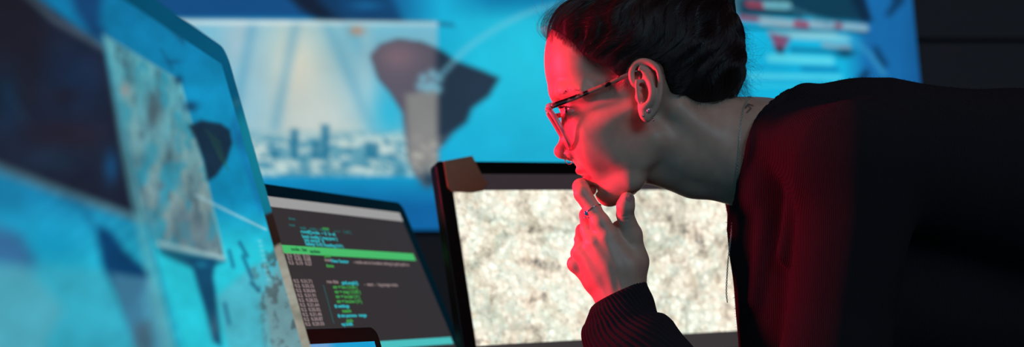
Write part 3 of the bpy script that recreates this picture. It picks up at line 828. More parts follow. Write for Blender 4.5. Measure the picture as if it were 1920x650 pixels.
for i in range(70):
    cx_, cy_, cl = 1376 + rng.normal() * 5, rng.uniform(34, 150), rng.uniform(22, 50); dd = (.3 + .5 * rng.random(), 1, 0); w_ = rng.uniform(-50, 20)
    for j in range(7): st.append(wisp(cx_ + rng.normal() * 1.6, cy_ + rng.normal() * 2, w_, (dd[0] + rng.normal() * .06, 1, 0), cl * rng.uniform(.7, 1.2), .03))
for i in range(60):
    st.append(wisp(1385 + rng.normal() * 5, rng.uniform(60, 165), rng.uniform(-50, 20), (1, .6 * rng.normal(), 0), rng.uniform(25, 70), .17))
for i in range(150):
    px = rng.uniform(1140, 1182); st.append(wisp(px, 152 + rng.normal() * 4, -112, (-.5, .6, -.1), rng.uniform(8, 26), .06))
hair_obj('stray_hairs', st, .00005, m_hair, hair)

# ---- sweater
SW = Field((1320, 110, -400), (2480, 1020, 400), 5.0)
s_ = SW
s_.cone((1512, 290, 0), (1600, 318, 0), 118, 164, 30, ws=1.5)
s_.cone((1600, 318, 0), (1900, 362, 0), 164, 181, 40, ws=1.55)
s_.cone((1900, 362, 0), (2280, 430, 0), 181, 172, 40, ws=1.45)
s_.cone(Q(1472, 264, -112), Q(1570, 300, -220), 56, 96, 30, sym=True)
s_.cone(Q(1472, 264, -112), Q(1455, 350, -78), 56, 62, 26, sym=True)
s_.cone(Q(1455, 350, -78), (1492, 430, 0), 62, 110, 30, sym=True)
s_.cone((1500, 190, -40), (1510, 230, -90), 26, 40, 20, sym=True)
s_.cone((1492, 430, 0), (1512, 640, 0), 120, 124, 40, ws=1.35)          # front of the knit hanging down
s_.cone((1560, 560, 0), (1900, 600, 0), 130, 110, 60, ws=1.3)
s_.cone((1560, 330, -235), (1520, 640, -215), 100, 84, 40, sym=True)     # upper arms
s_.cone((1520, 640, -215), (1400, 925, -195), 84, 66, 30, sym=True)
s_.cone((1400, 925, -195), (1290, 760, -120), 66, 74, 30)                # near forearm, up to the cuff
s_.cone((1400, 925, 195), (1330, 930, 60), 66, 50, 30)
s_.cone((1420, 420, -120), (1404, 560, -90), 14, 12, 24)                 # folds
s_.cone((1480, 300, -190), (1440, 480, -170), 16, 14, 26)
collar = [Q(1488, 172, 20), Q(1462, 188, -60), Q(1432, 218, -110), Q(1412, 262, -128), Q(1404, 300, -110), Q(1392, 352, -74), Q(1380, 398, -30), Q(1373, 430, 10)]
s_.chain(list(spline(collar, 3)), 8.5, 8)
Vs, Fs = SW.surface()
def knit(name, scale, colr):
    m, nt, b = new_mat(name)
    b.inputs['Base Color'].default_value = (*lin(colr), 1); b.inputs['Roughness'].default_value = .95; b.inputs['Specular IOR Level'].default_value = .03
    tc = nt.nodes.new('ShaderNodeTexCoord')
    w1 = nt.nodes.new('ShaderNodeTexWave'); w1.wave_type = 'BANDS'; w1.bands_direction = 'X'; w1.inputs['Scale'].default_value = scale; w1.inputs['Distortion'].default_value = 1.2; w1.inputs['Detail'].default_value = 2
    nz = nt.nodes.new('ShaderNodeTexNoise'); nz.inputs['Scale'].default_value = 420; nz.inputs['Detail'].default_value = 5
    ad = nt.nodes.new('ShaderNodeMath'); ad.operation = 'ADD'
    bp = nt.nodes.new('ShaderNodeBump'); bp.inputs['Strength'].default_value = .5; bp.inputs['Distance'].default_value = .0014
    nt.links.new(tc.outputs['Object'], w1.inputs['Vector']); nt.links.new(tc.outputs['Object'], nz.inputs['Vector'])
    nt.links.new(w1.outputs['Fac'], ad.inputs[0]); nt.links.new(nz.outputs['Fac'], ad.inputs[1]); nt.links.new(ad.outputs[0], bp.inputs['Height'])
    df = nt.nodes.new('ShaderNodeBsdfDiffuse'); df.inputs['Color'].default_value = (*lin(colr), 1); df.inputs['Roughness'].default_value = .6
    nt.links.new(bp.outputs['Normal'], df.inputs['Normal']); nt.links.new(df.outputs[0], nt.nodes['Material Output'].inputs['Surface']); nt.nodes.remove(b)
    return m
m_knit = knit('dark knit', 200, (44, 36, 40)); m_rib = knit('ribbed knit', 5, (50, 40, 45))
sweater = mk('sweater', b2w(Vs), Fs, m_knit, person)

# ribbed cuff and bunched sleeve end
ax_p = spline([(1160, 548, -28), (1160, 566, -30), (1160, 590, -34), (1164, 618, -42), (1184, 652, -58), (1222, 700, -84), (1262, 750, -110)], 8)
rad = np.interp(np.linspace(0, 1, len(ax_p)), np.array([0, 1, 2, 3, 4, 5, 6]) / 6, [53, 58, 66, 76, 86, 86, 78])
nA = 352; T = np.gradient(ax_p, axis=0); T /= np.linalg.norm(T, axis=1)[:, None]
# the mouth of the cuff is cut square to the forearm
T0 = np.array([.41, .91, -.12]); T0 /= np.linalg.norm(T0)
rows = []
for i in range(len(ax_p)):
    q = min(1, i / 30); t = T0 * (1 - q) + T[i] * q; t /= np.linalg.norm(t)
    e1 = np.array([-t[1], t[0], 0]); e1 /= np.linalg.norm(e1); e2 = np.cross(t, e1)
    th = np.linspace(0, 2 * math.pi, nA, endpoint=False)
    tw = th - .027 * i
    fade = 1 if i < 34 else max(0, 1 - (i - 34) / 8)
    r = rad[i] * (1 + .0 * th) + fade * 1.9 * np.cos(44 * th) * (1 if i > 1 else .4) + 1.5 * np.sin(3 * th + i * .3)
    rows.append(ax_p[i] + r[:, None] * (np.cos(tw)[:, None] * e1 + .82 * np.sin(tw)[:, None] * e2))
inner = [rows[0] + (ax_p[0] - rows[0]) * .07, rows[6] + (ax_p[6] - rows[6]) * .16]
rows[0] = rows[0] + (ax_p[0] - rows[0]) * .02
rows = inner[::-1] + rows
Vc = np.concatenate(rows); Fc = [(i * nA + j, (i + 1) * nA + j, (i + 1) * nA + (j + 1) % nA, i * nA + (j + 1) % nA) for i in range(len(rows) - 1) for j in range(nA)]
cuff = mk('cuff', b2w(Vc), Fc, m_rib, sweater)
# fuzz on the outline of the wool
st = []
nrm = SW.grad(Vs[::1][rng.integers(0, len(Vs), 1)])
pick = Vs[rng.integers(0, len(Vs), 26000)]
pick = pick[(pick[:, 0] < 1960) & (pick[:, 1] < 680)]
g = SW.grad(pick, 4.)
for p, n_ in zip(pick, g):
    d = n_ + rng.normal(0, .55, 3); L = rng.uniform(1., 3.8); bd = rng.normal(0, .5, 3)
    st.append(b2w(np.array([p - n_, p + d * L * .5, p + d * L * .8 + bd * L * .35])))
hair_obj('wool_fuzz', st, .00007, m_wool, sweater)

# trousers and shoes (below the frame)
TR = Field((2050, 250, -260), (2560, 2370, 260), 9.0)
TR.ell((2280, 440, 0), (170, 175, 240), .2, 20)
TR.cone((2310, 480, -120), (2260, 1300, -130), 125, 84, 30, sym=True)
TR.cone((2260, 1300, -130), (2330, 2200, -140), 84, 62, 30, sym=True)
Vt, Ft = TR.surface()
mk('trousers', b2w(Vt), Ft, plain('dark denim', (30, 32, 42), .85, bump=(300, .4, .002)), person)
for sg in (-1, 1):
    SH = Field((2080, 2150, -260), (2460, 2400, 260), 7.0)
    SH.cone((2330, 2290, sg * 145), (2180, 2318, sg * 150), 58, 40, 14, ws=.8); SH.cone((2330, 2200, sg * 140), (2330, 2290, sg * 145), 56, 56, 12)
    v, fq = SH.surface(); X = b2w(v); X[:, 2] = np.maximum(X[:, 2], .004)
    mk('shoe', X, fq, plain('black leather', (24, 22, 24), .4), person)
# ================================================================== WORN THINGS
def pb(p): return b2w(np.asarray(p, float))
m_acet, nt, b = new_mat('clear pink acetate')
b.inputs['Base Color'].default_value = (*lin((236, 160, 166)), 1); b.inputs['Roughness'].default_value = .14; b.inputs['Coat Weight'].default_value = .6
tb_ = nt.nodes.new('ShaderNodeBsdfTransparent'); tb_.inputs[0].default_value = (.95, .62, .66, 1); mxs = nt.nodes.new('ShaderNodeMixShader'); mxs.inputs[0].default_value = .5
nt.links.new(tb_.outputs[0], mxs.inputs[1]); nt.links.new(b.outputs[0], mxs.inputs[2]); nt.links.new(mxs.outputs[0], nt.nodes['Material Output'].inputs['Surface'])
m_tort, nt, b = new_mat('tortoiseshell')
tc = nt.nodes.new('ShaderNodeTexCoord'); nz = nt.nodes.new('ShaderNodeTexNoise'); nz.inputs['Scale'].default_value = 105; nz.inputs['Detail'].default_value = 1
cr = nt.nodes.new('ShaderNodeValToRGB'); cr.color_ramp.elements[0].position = .46; cr.color_ramp.elements[0].color = (*lin((30, 18, 16)), 1); cr.color_ramp.elements[1].position = .56; cr.color_ramp.elements[1].color = (*lin((176, 120, 104)), 1)
nt.links.new(tc.outputs['Object'], nz.inputs['Vector']); nt.links.new(nz.outputs['Fac'], cr.inputs['Fac']); nt.links.new(cr.outputs['Color'], b.inputs['Base Color'])
b.inputs['Roughness'].default_value = .18; b.inputs['Coat Weight'].default_value = .6
m_lens, nt, b = new_mat('lens')
tb_ = nt.nodes.new('ShaderNodeBsdfTransparent'); mxs = nt.nodes.new('ShaderNodeMixShader'); fr = nt.nodes.new('ShaderNodeFresnel'); fr.inputs['IOR'].default_value = 1.3
b.inputs['Roughness'].default_value = .02; b.inputs['Base Color'].default_value = (.02, .02, .02, 1); b.inputs['Metallic'].default_value = 0
nt.links.new(fr.outputs[0], mxs.inputs[0]); nt.links.new(tb_.outputs[0], mxs.inputs[1]); nt.links.new(b.outputs[0], mxs.inputs[2]); nt.links.new(mxs.outputs[0], nt.nodes['Material Output'].inputs['Surface'])
m_steel = plain('polished steel', (206, 206, 210), .16, metal=1.)

gl = empty('eyeglasses', pb((1052, 236, 0)), 'clear pink rimmed eyeglasses with tortoiseshell temples worn by the person', 'glasses')
DN = np.array([.50, .866, 0.]); OUT = np.array([.0, .0, -1.])       # down the lens, outward with a slight wrap
def lens_pts(sg, grow=0., n=40):
    c = np.array([1044, 245, 0.]) ; P = []
    for i in range(n):
        a = 2 * math.pi * i / n
        ca, sa = math.cos(a), math.sin(a)
        e = 2.6
        x = abs(ca) ** (2 / e) * math.copysign(1, ca); z = abs(sa) ** (2 / e) * math.copysign(1, sa)
        o = OUT * 1.0
        p = c + DN * (z * (41 + grow)) + o * (38 + x * (33 + grow)) + np.array([.0015, -.0005, 0]) * (x * 33) ** 2 
        P.append((p[0] + (9. if sg < 0 else 0.) * abs(p[2]) / 71 + 2, p[1], p[2] * sg))
    return np.array(P)
for sg in (1, -1):
    ring = lens_pts(sg)
    V_, F_ = tube(pb(ring), .0027, 12, closed=True)
    mk('rim', V_, F_, m_acet, gl)
    V_ = np.vstack([pb(lens_pts(sg, -2)), pb(lens_pts(sg, -2).mean(0))[None] + 0])
    Vb = V_.copy(); Vb += np.array([.0012, 0, .0])
    n = 40; Fl = [(i, (i + 1) % n, n) for i in range(n)] + [((i + 1) % n + n + 1, i + n + 1, 2 * n + 1) for i in range(n)] + [((i + 1) % n, i, i + n + 1, (i + 1) % n + n + 1) for i in range(n)]
    mk('lens', np.vstack([V_, Vb]), Fl, m_lens, gl)
    hg = Q(1030, 199, -74); hg[2] *= sg; hg[0] += 8 * (sg < 0)
    mb = MB(); mb.add(*tube(pb(np.array([hg + (-1, 0, 5 * sg), hg + (1, 1, -1 * sg), hg + (9, -2, -3 * sg)])), [.0034, .0040, .0028], 10)); mb.build('hinge', m_acet, gl)
    tp = [Q(1034, 199, -76), Q(1070, 186, -92), Q(1110, 170, -107), Q(1150, 153, -119), Q(1184, 137, -124), Q(1214, 132, -121), Q(1232, 150, -120), Q(1240, 180, -116)]
    tp = spline([(p[0] + 8 * (sg < 0) * max(0, 1 - i_ / 3), p[1], p[2] * sg) for i_, p in enumerate(tp)], 6)
    V_, F_ = tube(pb(tp), np.interp(np.linspace(0, 1, len(tp)), [0, .3, .6, 1], [.0029, .0026, .0022, .002]), 10)
    mk('temple', V_, F_, m_tort, gl)
    pd = [np.array([1062, 240, -26. * sg]), np.array([1068, 244, -20. * sg]), np.array([1072, 252, -17. * sg])]
    V_, F_ = tube(pb(np.array(pd)), [.0008, .0016, .001], 8); mk('nose_pad', V_, F_, m_acet, gl)
br = spline([(1036, 226, 12), (1034, 219, 0), (1036, 226, -12)], 6)
V_, F_ = tube(pb(br), .0018, 8); mk('bridge', V_, F_, m_acet, gl)

# nose rings
def ringmesh(c, ax1, ax2, R, r, n=36):
    a = np.linspace(0, 2 * math.pi, n, endpoint=False)
    P = np.array(c)[None] + R * (np.cos(a)[:, None] * np.array(ax1, float) + np.sin(a)[:, None] * np.array(ax2, float))
    return tube(pb(P), r, 8, closed=True)
V_, F_ = ringmesh((1061, 291, -20), (.25, .97, 0), (.3, -.1, .95), 10.5, .00042)
tag(mk('nose_ring', V_, F_, m_steel, origin=pb((1061, 291, -20))), 'thin steel hoop through the side of the nostril', 'ring')
V_, F_ = ringmesh((1066, 301, 0), (.97, .1, .2), (0, 1, 0), 6.5, .0005)
tag(mk('nose_ring', V_, F_, m_steel, origin=pb((1066, 301, 0))), 'small steel hoop hanging below the tip of the nose', 'ring')

# earrings
m_pink = plain('rose polished stud', (240, 180, 186), .3, metal=.6)
p = HEAD.hit(1216, 207, -170); n_ = HEAD.grad(p)
V_, F_ = tube(pb(np.array([p - n_ * 3, p + n_ * 1.2, p + n_ * 3.2, p + n_ * 4.0])), [.0019, .0024, .0023, .0012], 20)
tag(mk('stud_earring', V_, F_, m_pink, origin=pb(p)), 'larger flat round stud in the upper part of the ear lobe', 'earring')
p = HEAD.hit(1206, 217, -170); V_, F_ = ball(pb(p + HEAD.grad(p) * 1.5), .0013)
tag(mk('stud_earring', V_, F_, m_steel, origin=pb(p)), 'tiny bright ball stud at the front of the ear lobe', 'earring')
p = Q(1225, 225, -121); V_, F_ = ball(pb(p), .0012)
mb = MB().add(V_, F_).add(*tube(pb(np.array([p, p + (-7, -9, -3)])), .0004, 6))
tag(mb.build('stud_earring', m_steel, origin=pb(p)), 'small steel ball stud showing behind the ear lobe', 'earring')

# ring on the index finger
rg = empty('finger_ring', pb(Q(1112, 394, -34)), 'thin silver ring with a blue stone on the index finger', 'ring')
fa = np.array([1112 - 1093, 394 - 364, -8.]); fa = fa / np.linalg.norm(fa)
e1 = np.cross(fa, (0, 0, 1.)); e1 /= np.linalg.norm(e1); e2 = np.cross(fa, e1)
rc = Q(1112, 393, -34)
V_, F_ = ringmesh(rc, e1, e2, 17.0, .0006, 48); mk('band', V_, F_, m_steel, rg)
sd = Q(1099, 399, -43)
m_blue = plain('blue gemstone', (40, 150, 200), .12, coat=1.)
V_, F_ = ball((0, 0, 0), 1, 14, 10); V_ = np.array(V_) * (.0021, .0016, .0027) + pb(sd); mk('gemstone', V_, F_, m_blue, rg)
mb = MB()
for k in range(4):
    a = k * math.pi / 2 + .6; mb.add(*tube(pb(np.array([sd + (3.4 * math.cos(a), 4.4 * math.sin(a), 3), sd + (3.0 * math.cos(a), 4.0 * math.sin(a), -2)])), .0004, 6))
mb.add(*ball(pb(sd + (-1.5, 8, 1)), .0011)); mb.build('setting', m_steel, rg)

m_chain = plain('silver chain', (205, 202, 192), .3, metal=.75)
# necklace: round the neck, down over its side and hanging free
path = []
for (px, py) in ((1404, 184), (1399, 192), (1394, 206), (1391, 222), (1388, 244), (1386, 268), (1384, 292), (1382, 316), (1380, 340), (1379, 360), (1378, 376)):
    p = HEAD.hit(px, py, -190); path.append(p + HEAD.grad(p) * 1.6)
w_end = path[-1][2]
for (px, py, w) in ((1377, 390, w_end + 1), (1373, 420, w_end + 2), (1369, 455, w_end + 4), (1365, 490, w_end + 6), (1363, 520, w_end + 6), (1362, 548, w_end + 6), (1364, 568, w_end + 6)):
    path.append(Q(px, py, w))
path = spline(path, 10)
dl = np.r_[0, np.cumsum(np.linalg.norm(np.diff(path, axis=0), axis=1))]
nl = int(dl[-1] / 3.1); mb = MB()
for i in range(nl):
    t = dl[-1] * i / nl; p = np.array([np.interp(t, dl, path[:, k_]) for k_ in range(3)]); q = np.array([np.interp(t + 1, dl, path[:, k_]) for k_ in range(3)])
    d = q - p; d /= np.linalg.norm(d) + 1e-9; s1 = np.cross(d, (0, 0, 1.)); s1 /= np.linalg.norm(s1) + 1e-9; s2 = np.cross(d, s1)
    sd_ = s1 if i % 2 else s2 * .8 + s1 * .3
    a = np.linspace(0, 2 * math.pi, 10, endpoint=False)
    P = p + np.cos(a)[:, None] * d * 2.1 + np.sin(a)[:, None] * sd_ * 1.25
    mb.add(*tube(pb(P), .00032, 5, closed=True))
nk = mb.build('necklace', m_chain, origin=pb(path[0]))
tag(nk, 'thin silver chain necklace hanging from the neck in front of the sweater', 'necklace')
back = []
for (w_) in np.linspace(path[0][2], 60, 12):
    back.append(np.array([1404 - 2 * math.cos(w_ / 60), 0, w_]))
mb = MB(); bp_ = []
for q_ in back:
    vv = 100.
    while HEAD.sample(np.array([q_[0], vv, q_[2]])) > 1.5 and vv < 400: vv += 1
    bp_.append((q_[0], vv, q_[2]))
V_, F_ = tube(pb(spline(bp_, 5)), .0006, 6); mk('chain_back', V_, F_, m_steel, nk)

# ================================================================== SCREENS
m_black = plain('black plastic', (11, 11, 13), .42, spec=.2)
m_gloss = plain('black glass', (10, 10, 12), .06, spec=1.)
m_dark_alu = plain('dark aluminium', (52, 52, 56), .38, metal=.7)
m_desk = plain('dark desk laminate', (40, 36, 36), .5, bump=(40, .2, .002))
DESK_Z = .758

class Panel:
    """a flat upright device: P0 is its upper right outer corner"""
    def __init__(s, px, py, y, yaw, tilt, roll, W, H):
        s.P0 = at(px, py, y); a, t, r = map(math.radians, (yaw, tilt, roll))
        er = np.array([math.cos(a), math.sin(a), 0]); nh = np.array([math.sin(a), -math.cos(a), 0])
        eu = -math.sin(t) * nh + math.cos(t) * np.array([0, 0, 1.])
        s.er = math.cos(r) * er + math.sin(r) * eu; s.eu = math.cos(r) * eu - math.sin(r) * er
        s.n = np.cross(s.er, s.eu); s.W, s.H = W, H; s.nh = nh
        s.O = s.P0 - s.er * W - s.eu * H                     # lower left outer corner
    def w(s, P):
        P = np.asarray(P, float); return s.O + P[..., :1] * s.er - P[..., 1:2] * s.n + P[..., 2:3] * s.eu
    def px(s, x, z):
        X = s.O + x[..., None] * s.er + z[..., None] * s.eu
        return 960 + X[..., 0] / X[..., 1] / K, HZ - (X[..., 2] - CZ) / X[..., 1] / K
    def loc(s, px, py):
        d = np.array([(px - 960) * K, 1., (HZ - py) * K]); c = np.array([0, 0, CZ])
        t = ((s.O - c) @ s.n) / (d @ s.n); X = c + d * t - s.O
        return X @ s.er, X @ s.eu
    def grid(s, x0, x1, z0, z1, nx, nz, y=-.0006):
        gx, gz = np.meshgrid(np.linspace(x0, x1, nx), np.linspace(z0, z1, nz)); V = np.stack([gx, np.full(gx.shape, y), gz], -1).reshape(-1, 3)
        i = np.arange(nx * nz).reshape(nz, nx); F = np.stack([i[:-1, :-1], i[:-1, 1:], i[1:, 1:], i[1:, :-1]], -1).reshape(-1, 4)
        return s.w(V), F, gx.ravel(), gz.ravel()

def stand(p, root, m, depth=.03, y_att=.5):
    """neck and foot down to the desk"""
    top = p.w(np.array([p.W * .5, depth, p.H * y_att])); fx, fy = top[0] - p.nh[0] * .05, top[1] - p.nh[1] * .05
    mb = MB(); a = math.atan2(p.er[1], p.er[0])
    pts = np.array([top + p.n * .012, top - p.n * .03 - np.array([0, 0, .02]), (fx, fy, top[2] - .1), (fx, fy, DESK_Z + .012)])
    mb.add(*tube(spline(pts, 6), .022, 14)); mb.build('stand_neck', m, root)
    V_, F_ = slab(rrect(-.12, .12, -.085, .085, .03), -.012, 0, .003); V_ = np.array(V_)
    er = np.array([math.cos(a), math.sin(a), 0]); ff = np.array([p.nh[0], p.nh[1], 0])
    W_ = np.array([fx, fy, DESK_Z]) + ff * .02 + V_[:, :1] * er + V_[:, 2:3] * ff - V_[:, 1:2] * np.array([0, 0, 1.])
    mk('stand_base', W_, F_, m, root)
    return np.array([fx, fy, DESK_Z])

def foot(p, depth=.03, y_att=.5):
    top = p.w(np.array([p.W * .5, depth, p.H * y_att])); return np.array([top[0] - p.nh[0] * .05, top[1] - p.nh[1] * .05, DESK_Z])

# ---- near glossy monitor on the left
pl = Panel(424, 90, 1.25, 87.3, 16, 0, .72, .43)
lm = empty('monitor', foot(pl), 'large glossy monitor at the left edge showing a blue world map', 'monitor')
V_, F_ = slab(rrect(0, pl.W, 0, pl.H, .018), 0, .016, .002); mk('casing', pl.w(V_), F_, m_gloss, lm, smooth=False)
V_, F_ = slab(rrect(.08, pl.W - .08, .06, pl.H - .06, .05), .016, .04, .006); mk('back_cover', pl.w(V_), F_, m_black, lm)
V_, F_, gx, gz = pl.grid(.028, pl.W - .042, .03, pl.H - .022, 420, 330)
px_, py_ = pl.px(gx, gz)
m_ls = emis_attr('map screen', 1., .3, .0)  # no specular: the picture already carries painted reflections
mk('screen', V_, F_, m_ls, lm, cols=pic_left(px_, py_))
stand(pl, lm, m_dark_alu)

# ---- code monitor
pc = Panel(753, 379, 2.05, 68, 25, 0, .50, .42)
cm = empty('monitor', foot(pc), 'dark framed monitor showing lines of coloured code, behind the glossy monitor', 'monitor')
V_, F_ = slab(rrect(0, pc.W, 0, pc.H, .014), 0, .014, .002); mk('casing', pc.w(V_), F_, m_black, cm, smooth=False)
V_, F_ = slab(rrect(.08, pc.W - .08, .06, pc.H - .06, .05), .014, .036, .006); mk('back_cover', pc.w(V_), F_, m_black, cm)
sx, sz = pc.loc(750, 408); BR = pc.W - .014; BT = pc.H - .02
corner = pc.loc(748, 399)
BR = corner[0]; BT = corner[1]
def strip(name, x0, x1, z0, z1, mat, y, parent):
    V_, F_, _, _ = pc.grid(x0, x1, z0, z1, 2, 2, y); return mk(name, V_, F_, mat, parent)
scr = strip('screen', .014, BR, .016, BT, emis('editor background', (52, 45, 45)), -.0006, cm)
zt = pc.loc(750, 415)[1]
strip('title_bar', .014, BR, zt, BT, emis('title bar', (158, 156, 156)), -.0009, scr)
g0, g1 = pc.loc(778, 476)[1], pc.loc(780, 489)[1]
strip('highlight_bar', .014, BR - .012, g1, g0, emis('green selection', (72, 186, 104)), -.0009, scr)
c0, c1 = pc.loc(839, 632)[1], pc.loc(843, 645)[1]
strip('status_bar', .014, BR - .004, c1, c0, emis('cyan status bar', (74, 190, 190)), -.0009, scr)
m_tg = emis('grey text', (138, 120, 120)); m_tc = emis('cyan text', (46, 176, 186)); m_tgr = emis('green text', (62, 158, 72)); m_td = emis('dim teal text', (40, 96, 96)); m_dk = emis('dark green text', (30, 96, 56))
def words(txt, px, py, size, mat, dy=0.):
    x, z = pc.loc(px, py)
    cu = bpy.data.curves.new('code_text', 'FONT'); cu.body = txt; cu.size = size; cu.resolution_u = 2; cu.materials.append(mat); cu.space_line = 1.0
    cu.offset = .0003
    tmp = bpy.data.objects.new('code_text', cu); COL.objects.link(tmp); bpy.context.view_layer.update()
    me = bpy.data.meshes.new_from_object(tmp.evaluated_get(bpy.context.evaluated_depsgraph_get())); bpy.data.objects.remove(tmp); bpy.data.curves.remove(cu)
    vv_ = np.empty(len(me.vertices) * 3, np.float32); me.vertices.foreach_get('co', vv_); vv_ = vv_.reshape(-1, 3); vv_[:, 0] *= 1.5; me.vertices.foreach_set('co', vv_.ravel())
    o = bpy.data.objects.new('code_text', me); COL.objects.link(o); o.parent = scr
    M = Matrix(np.array([[*pc.er, 0], [*pc.eu, 0], [*pc.n, 0], [0, 0, 0, 1]]).T.tolist())
    M.translation = Vector(pc.w(np.array([x, -.0013 - dy, z])) - origin_of(scr)); o.matrix_basis = M
    return o
TS = .0062
words('drwx', 540, 412, TS * .8, m_td); words('root', 541, 424, TS * .8, m_td)
words('task   main : status     ------   ( ok )', 562, 430, TS, m_td)
words('root@node  ~ $  ls -al', 563, 437, TS, m_tc); words('scan', 604, 431, TS, m_tgr)
words('load config ( map.json )', 566, 446, TS, m_tc); words('init sector  8', 570, 453, TS, m_tc); words('Safety: 0.42 Reading 0.91;', 572, 460, TS, m_tc)
words('update', 580, 474, TS, m_dk); words('node : list', 545, 470, TS, m_dk)
rows_ = [(540, 488), (544, 496), (575, 532), (0, 0)]
num = ['0.2  0.31  0.12', '0.1  0.42  0.08', '0.3  0.19  0.27', '0.2  0.31.71', '0.2  0.33.15', '0.2  0.30.04', '0.2  0.31.91', '0.2  0.28.22', '0.2  0.31.64', '0.2  0.35.02', '0.2  0.31.40', '0.2  0.30.87', '0.2  0.29.33']
left_x = lambda py: 534 + (py - 470) * .27
for i, py in enumerate((481, 488, 496, 530, 539, 548, 557, 566, 575, 584, 593, 602, 611)):
    o = words(num[i], left_x(py), py, TS, m_tg if i > 2 else m_tg)
words('pass', 607, 482, TS, m_tgr); words('scan ', 608, 490, TS, m_tg); words('New Sector', 620, 492, TS, m_tc); words('- node set to location string in grid path to', 662, 494, TS, m_tg)
words('done', 611, 501, TS, m_tgr)
words('run this', 612, 531, TS, m_tg); words('getLength()', 640, 533, TS, m_tc); words('-  start  -  log.range write', 682, 536, TS, m_tg)
for txt, px, py, mt in (('str = loc ( 0.30 )', 624, 541, m_tgr), ('str = map ( 0.30 )', 627, 550, m_tgr), ('str = loc.lat ( 0 )', 629, 559, m_tgr), ('str = loc.lon ( 0 )', 631, 568, m_tgr),
                        ('# settings', 627, 577, m_tc), ('match', 641, 586, m_tgr), ('# str.params  range', 633, 595, m_tc), ('grab', 649, 604, m_tgr), ('np.built', 640, 611, m_tc)):
    words(txt, px, py, TS, mt)
for py in range(541, 612, 9): words('|', 606 + (py - 541) * .27, py, TS, m_td)
V_, F_ = slab(rrect(pc.W - .003, pc.W - .0005, .02, .13, .001), -.0012, .0, .0003)
stand(pc, cm, m_dark_alu)

# ---- small laptop in front of the code monitor
pt = Panel(706, 612, 1.45, 62, 18, 0, .30, .205)
lp = empty('laptop', pt.w(np.array([pt.W / 2, 0, 0.])) * (1, 1, 0) + (0, 0, DESK_Z), 'small black laptop with a plain blue screen below the code monitor', 'laptop')
drop = np.array([0, 0, pt.O[2] - DESK_Z - .02])
pt.H += drop[2] / pt.eu[2]; pt.O = pt.P0 - pt.er * pt.W - pt.eu * pt.H
V_, F_ = slab(rrect(0, pt.W, 0, pt.H, .012), 0, .006, .001); mk('lid', pt.w(V_), F_, m_black, lp, smooth=False)
sx, sz = pt.loc(692, 640)
V_, F_, gx, gz = pt.grid(.012, pt.W - .012, .02, sz, 40, 30); px_, py_ = pt.px(gx, gz)
cc = np.empty((len(gx), 3)); cc[:] = lin((24, 158, 210)); cc *= (.9 + .2 * fbm(px_, py_, 60, 5))[:, None]
mk('screen', V_, F_, emis_attr('blue screen'), lp, cols=cc)
hz_ = pt.w(np.array([pt.W / 2, .003, 0.])); ff = pt.nh; ee = pt.er
def flat_slab(x0, x1, y0, y1, z0, z1, r, nm, mat, parent, O=hz_):
    V_, F_ = slab(rrect(x0, x1, y0, y1, r), 0, z1 - z0, .0008); V_ = np.array(V_)
    W_ = np.array([O[0], O[1], 0]) + V_[:, :1] * ee + V_[:, 2:3] * ff + (z1 - V_[:, 1:2]) * np.array([0, 0, 1.])
    return mk(nm, W_, F_, mat, parent, smooth=False)
flat_slab(-pt.W / 2, pt.W / 2, .0, .20, DESK_Z, DESK_Z + .016, .01, 'keyboard_base', m_dark_alu, lp)
flat_slab(-pt.W / 2, pt.W / 2, -.012, .006, DESK_Z + .008, pt.O[2] + .012, .004, 'hinge', m_black, lp)
mb = MB()
for r_ in range(5):
    for c_ in range(13):
        x = -.125 + c_ * .0195; y = .03 + r_ * .019
        V_, F_ = boxvf(x, x + .016, y, y + .015, DESK_Z + .0155, DESK_Z + .018); V_ = np.array(V_)
        mb.add(np.array([hz_[0], hz_[1], 0]) + V_[:, :1] * ee + V_[:, 1:2] * ff + V_[:, 2:3] * np.array([0, 0, 1.]), F_)
mb.build('keys', m_black, lp, smooth=False)

# ---- satellite picture monitor behind the hand
ps = Panel(1475, 307, 2.14, 27, 15, 2.2, .62, .42)
# slide it so that its upper left corner shows at (818, 301)
def fit_corner():
    P = at(816, 301, 1.86); ps.O = P - ps.eu * ps.H; ps.P0 = ps.O + ps.er * ps.W + ps.eu * ps.H
fit_corner()
bl = ps.loc(893, 648); tl = ps.loc(849, 357)
sm = empty('monitor', foot(ps), 'bright monitor showing a pale aerial photograph behind the raised hand', 'monitor')
ps_low = min(0, bl[1] - .028); ps.H -= ps_low; ps.O = ps.O + ps.eu * ps_low
V_, F_ = slab(rrect(0, ps.W, 0, ps.H, .008), 0, .02, .002); mk('casing', ps.w(V_), F_, m_black, sm, smooth=False)
V_, F_ = slab(rrect(.1, ps.W - .1, .06, ps.H - .08, .05), .02, .05, .006); mk('back_cover', ps.w(V_), F_, m_black, sm)
bl = ps.loc(893, 648); tl = ps.loc(849, 357); tb = ps.loc(852, 326)
m_sat, nt, b = new_mat('aerial photograph')
tc = nt.nodes.new('ShaderNodeTexCoord')
def N(t, **k):
    n = nt.nodes.new(t)
    for a_, v_ in k.items():
        if a_ in n.inputs: n.inputs[a_].default_value = v_
    nt.links.new(tc.outputs['Object'], n.inputs['Vector']); return n
def ramp(src, stops):
    r = nt.nodes.new('ShaderNodeValToRGB'); r.color_ramp.elements[0].position = stops[0][0]; r.color_ramp.elements[0].color = (*lin(stops[0][1]), 1)
    r.color_ramp.elements[1].position = stops[-1][0]; r.color_ramp.elements[1].color = (*lin(stops[-1][1]), 1)
    for p_, c_ in stops[1:-1]: e = r.color_ramp.elements.new(p_); e.color = (*lin(c_), 1)
    nt.links.new(src, r.inputs['Fac']); return r.outputs['Color']
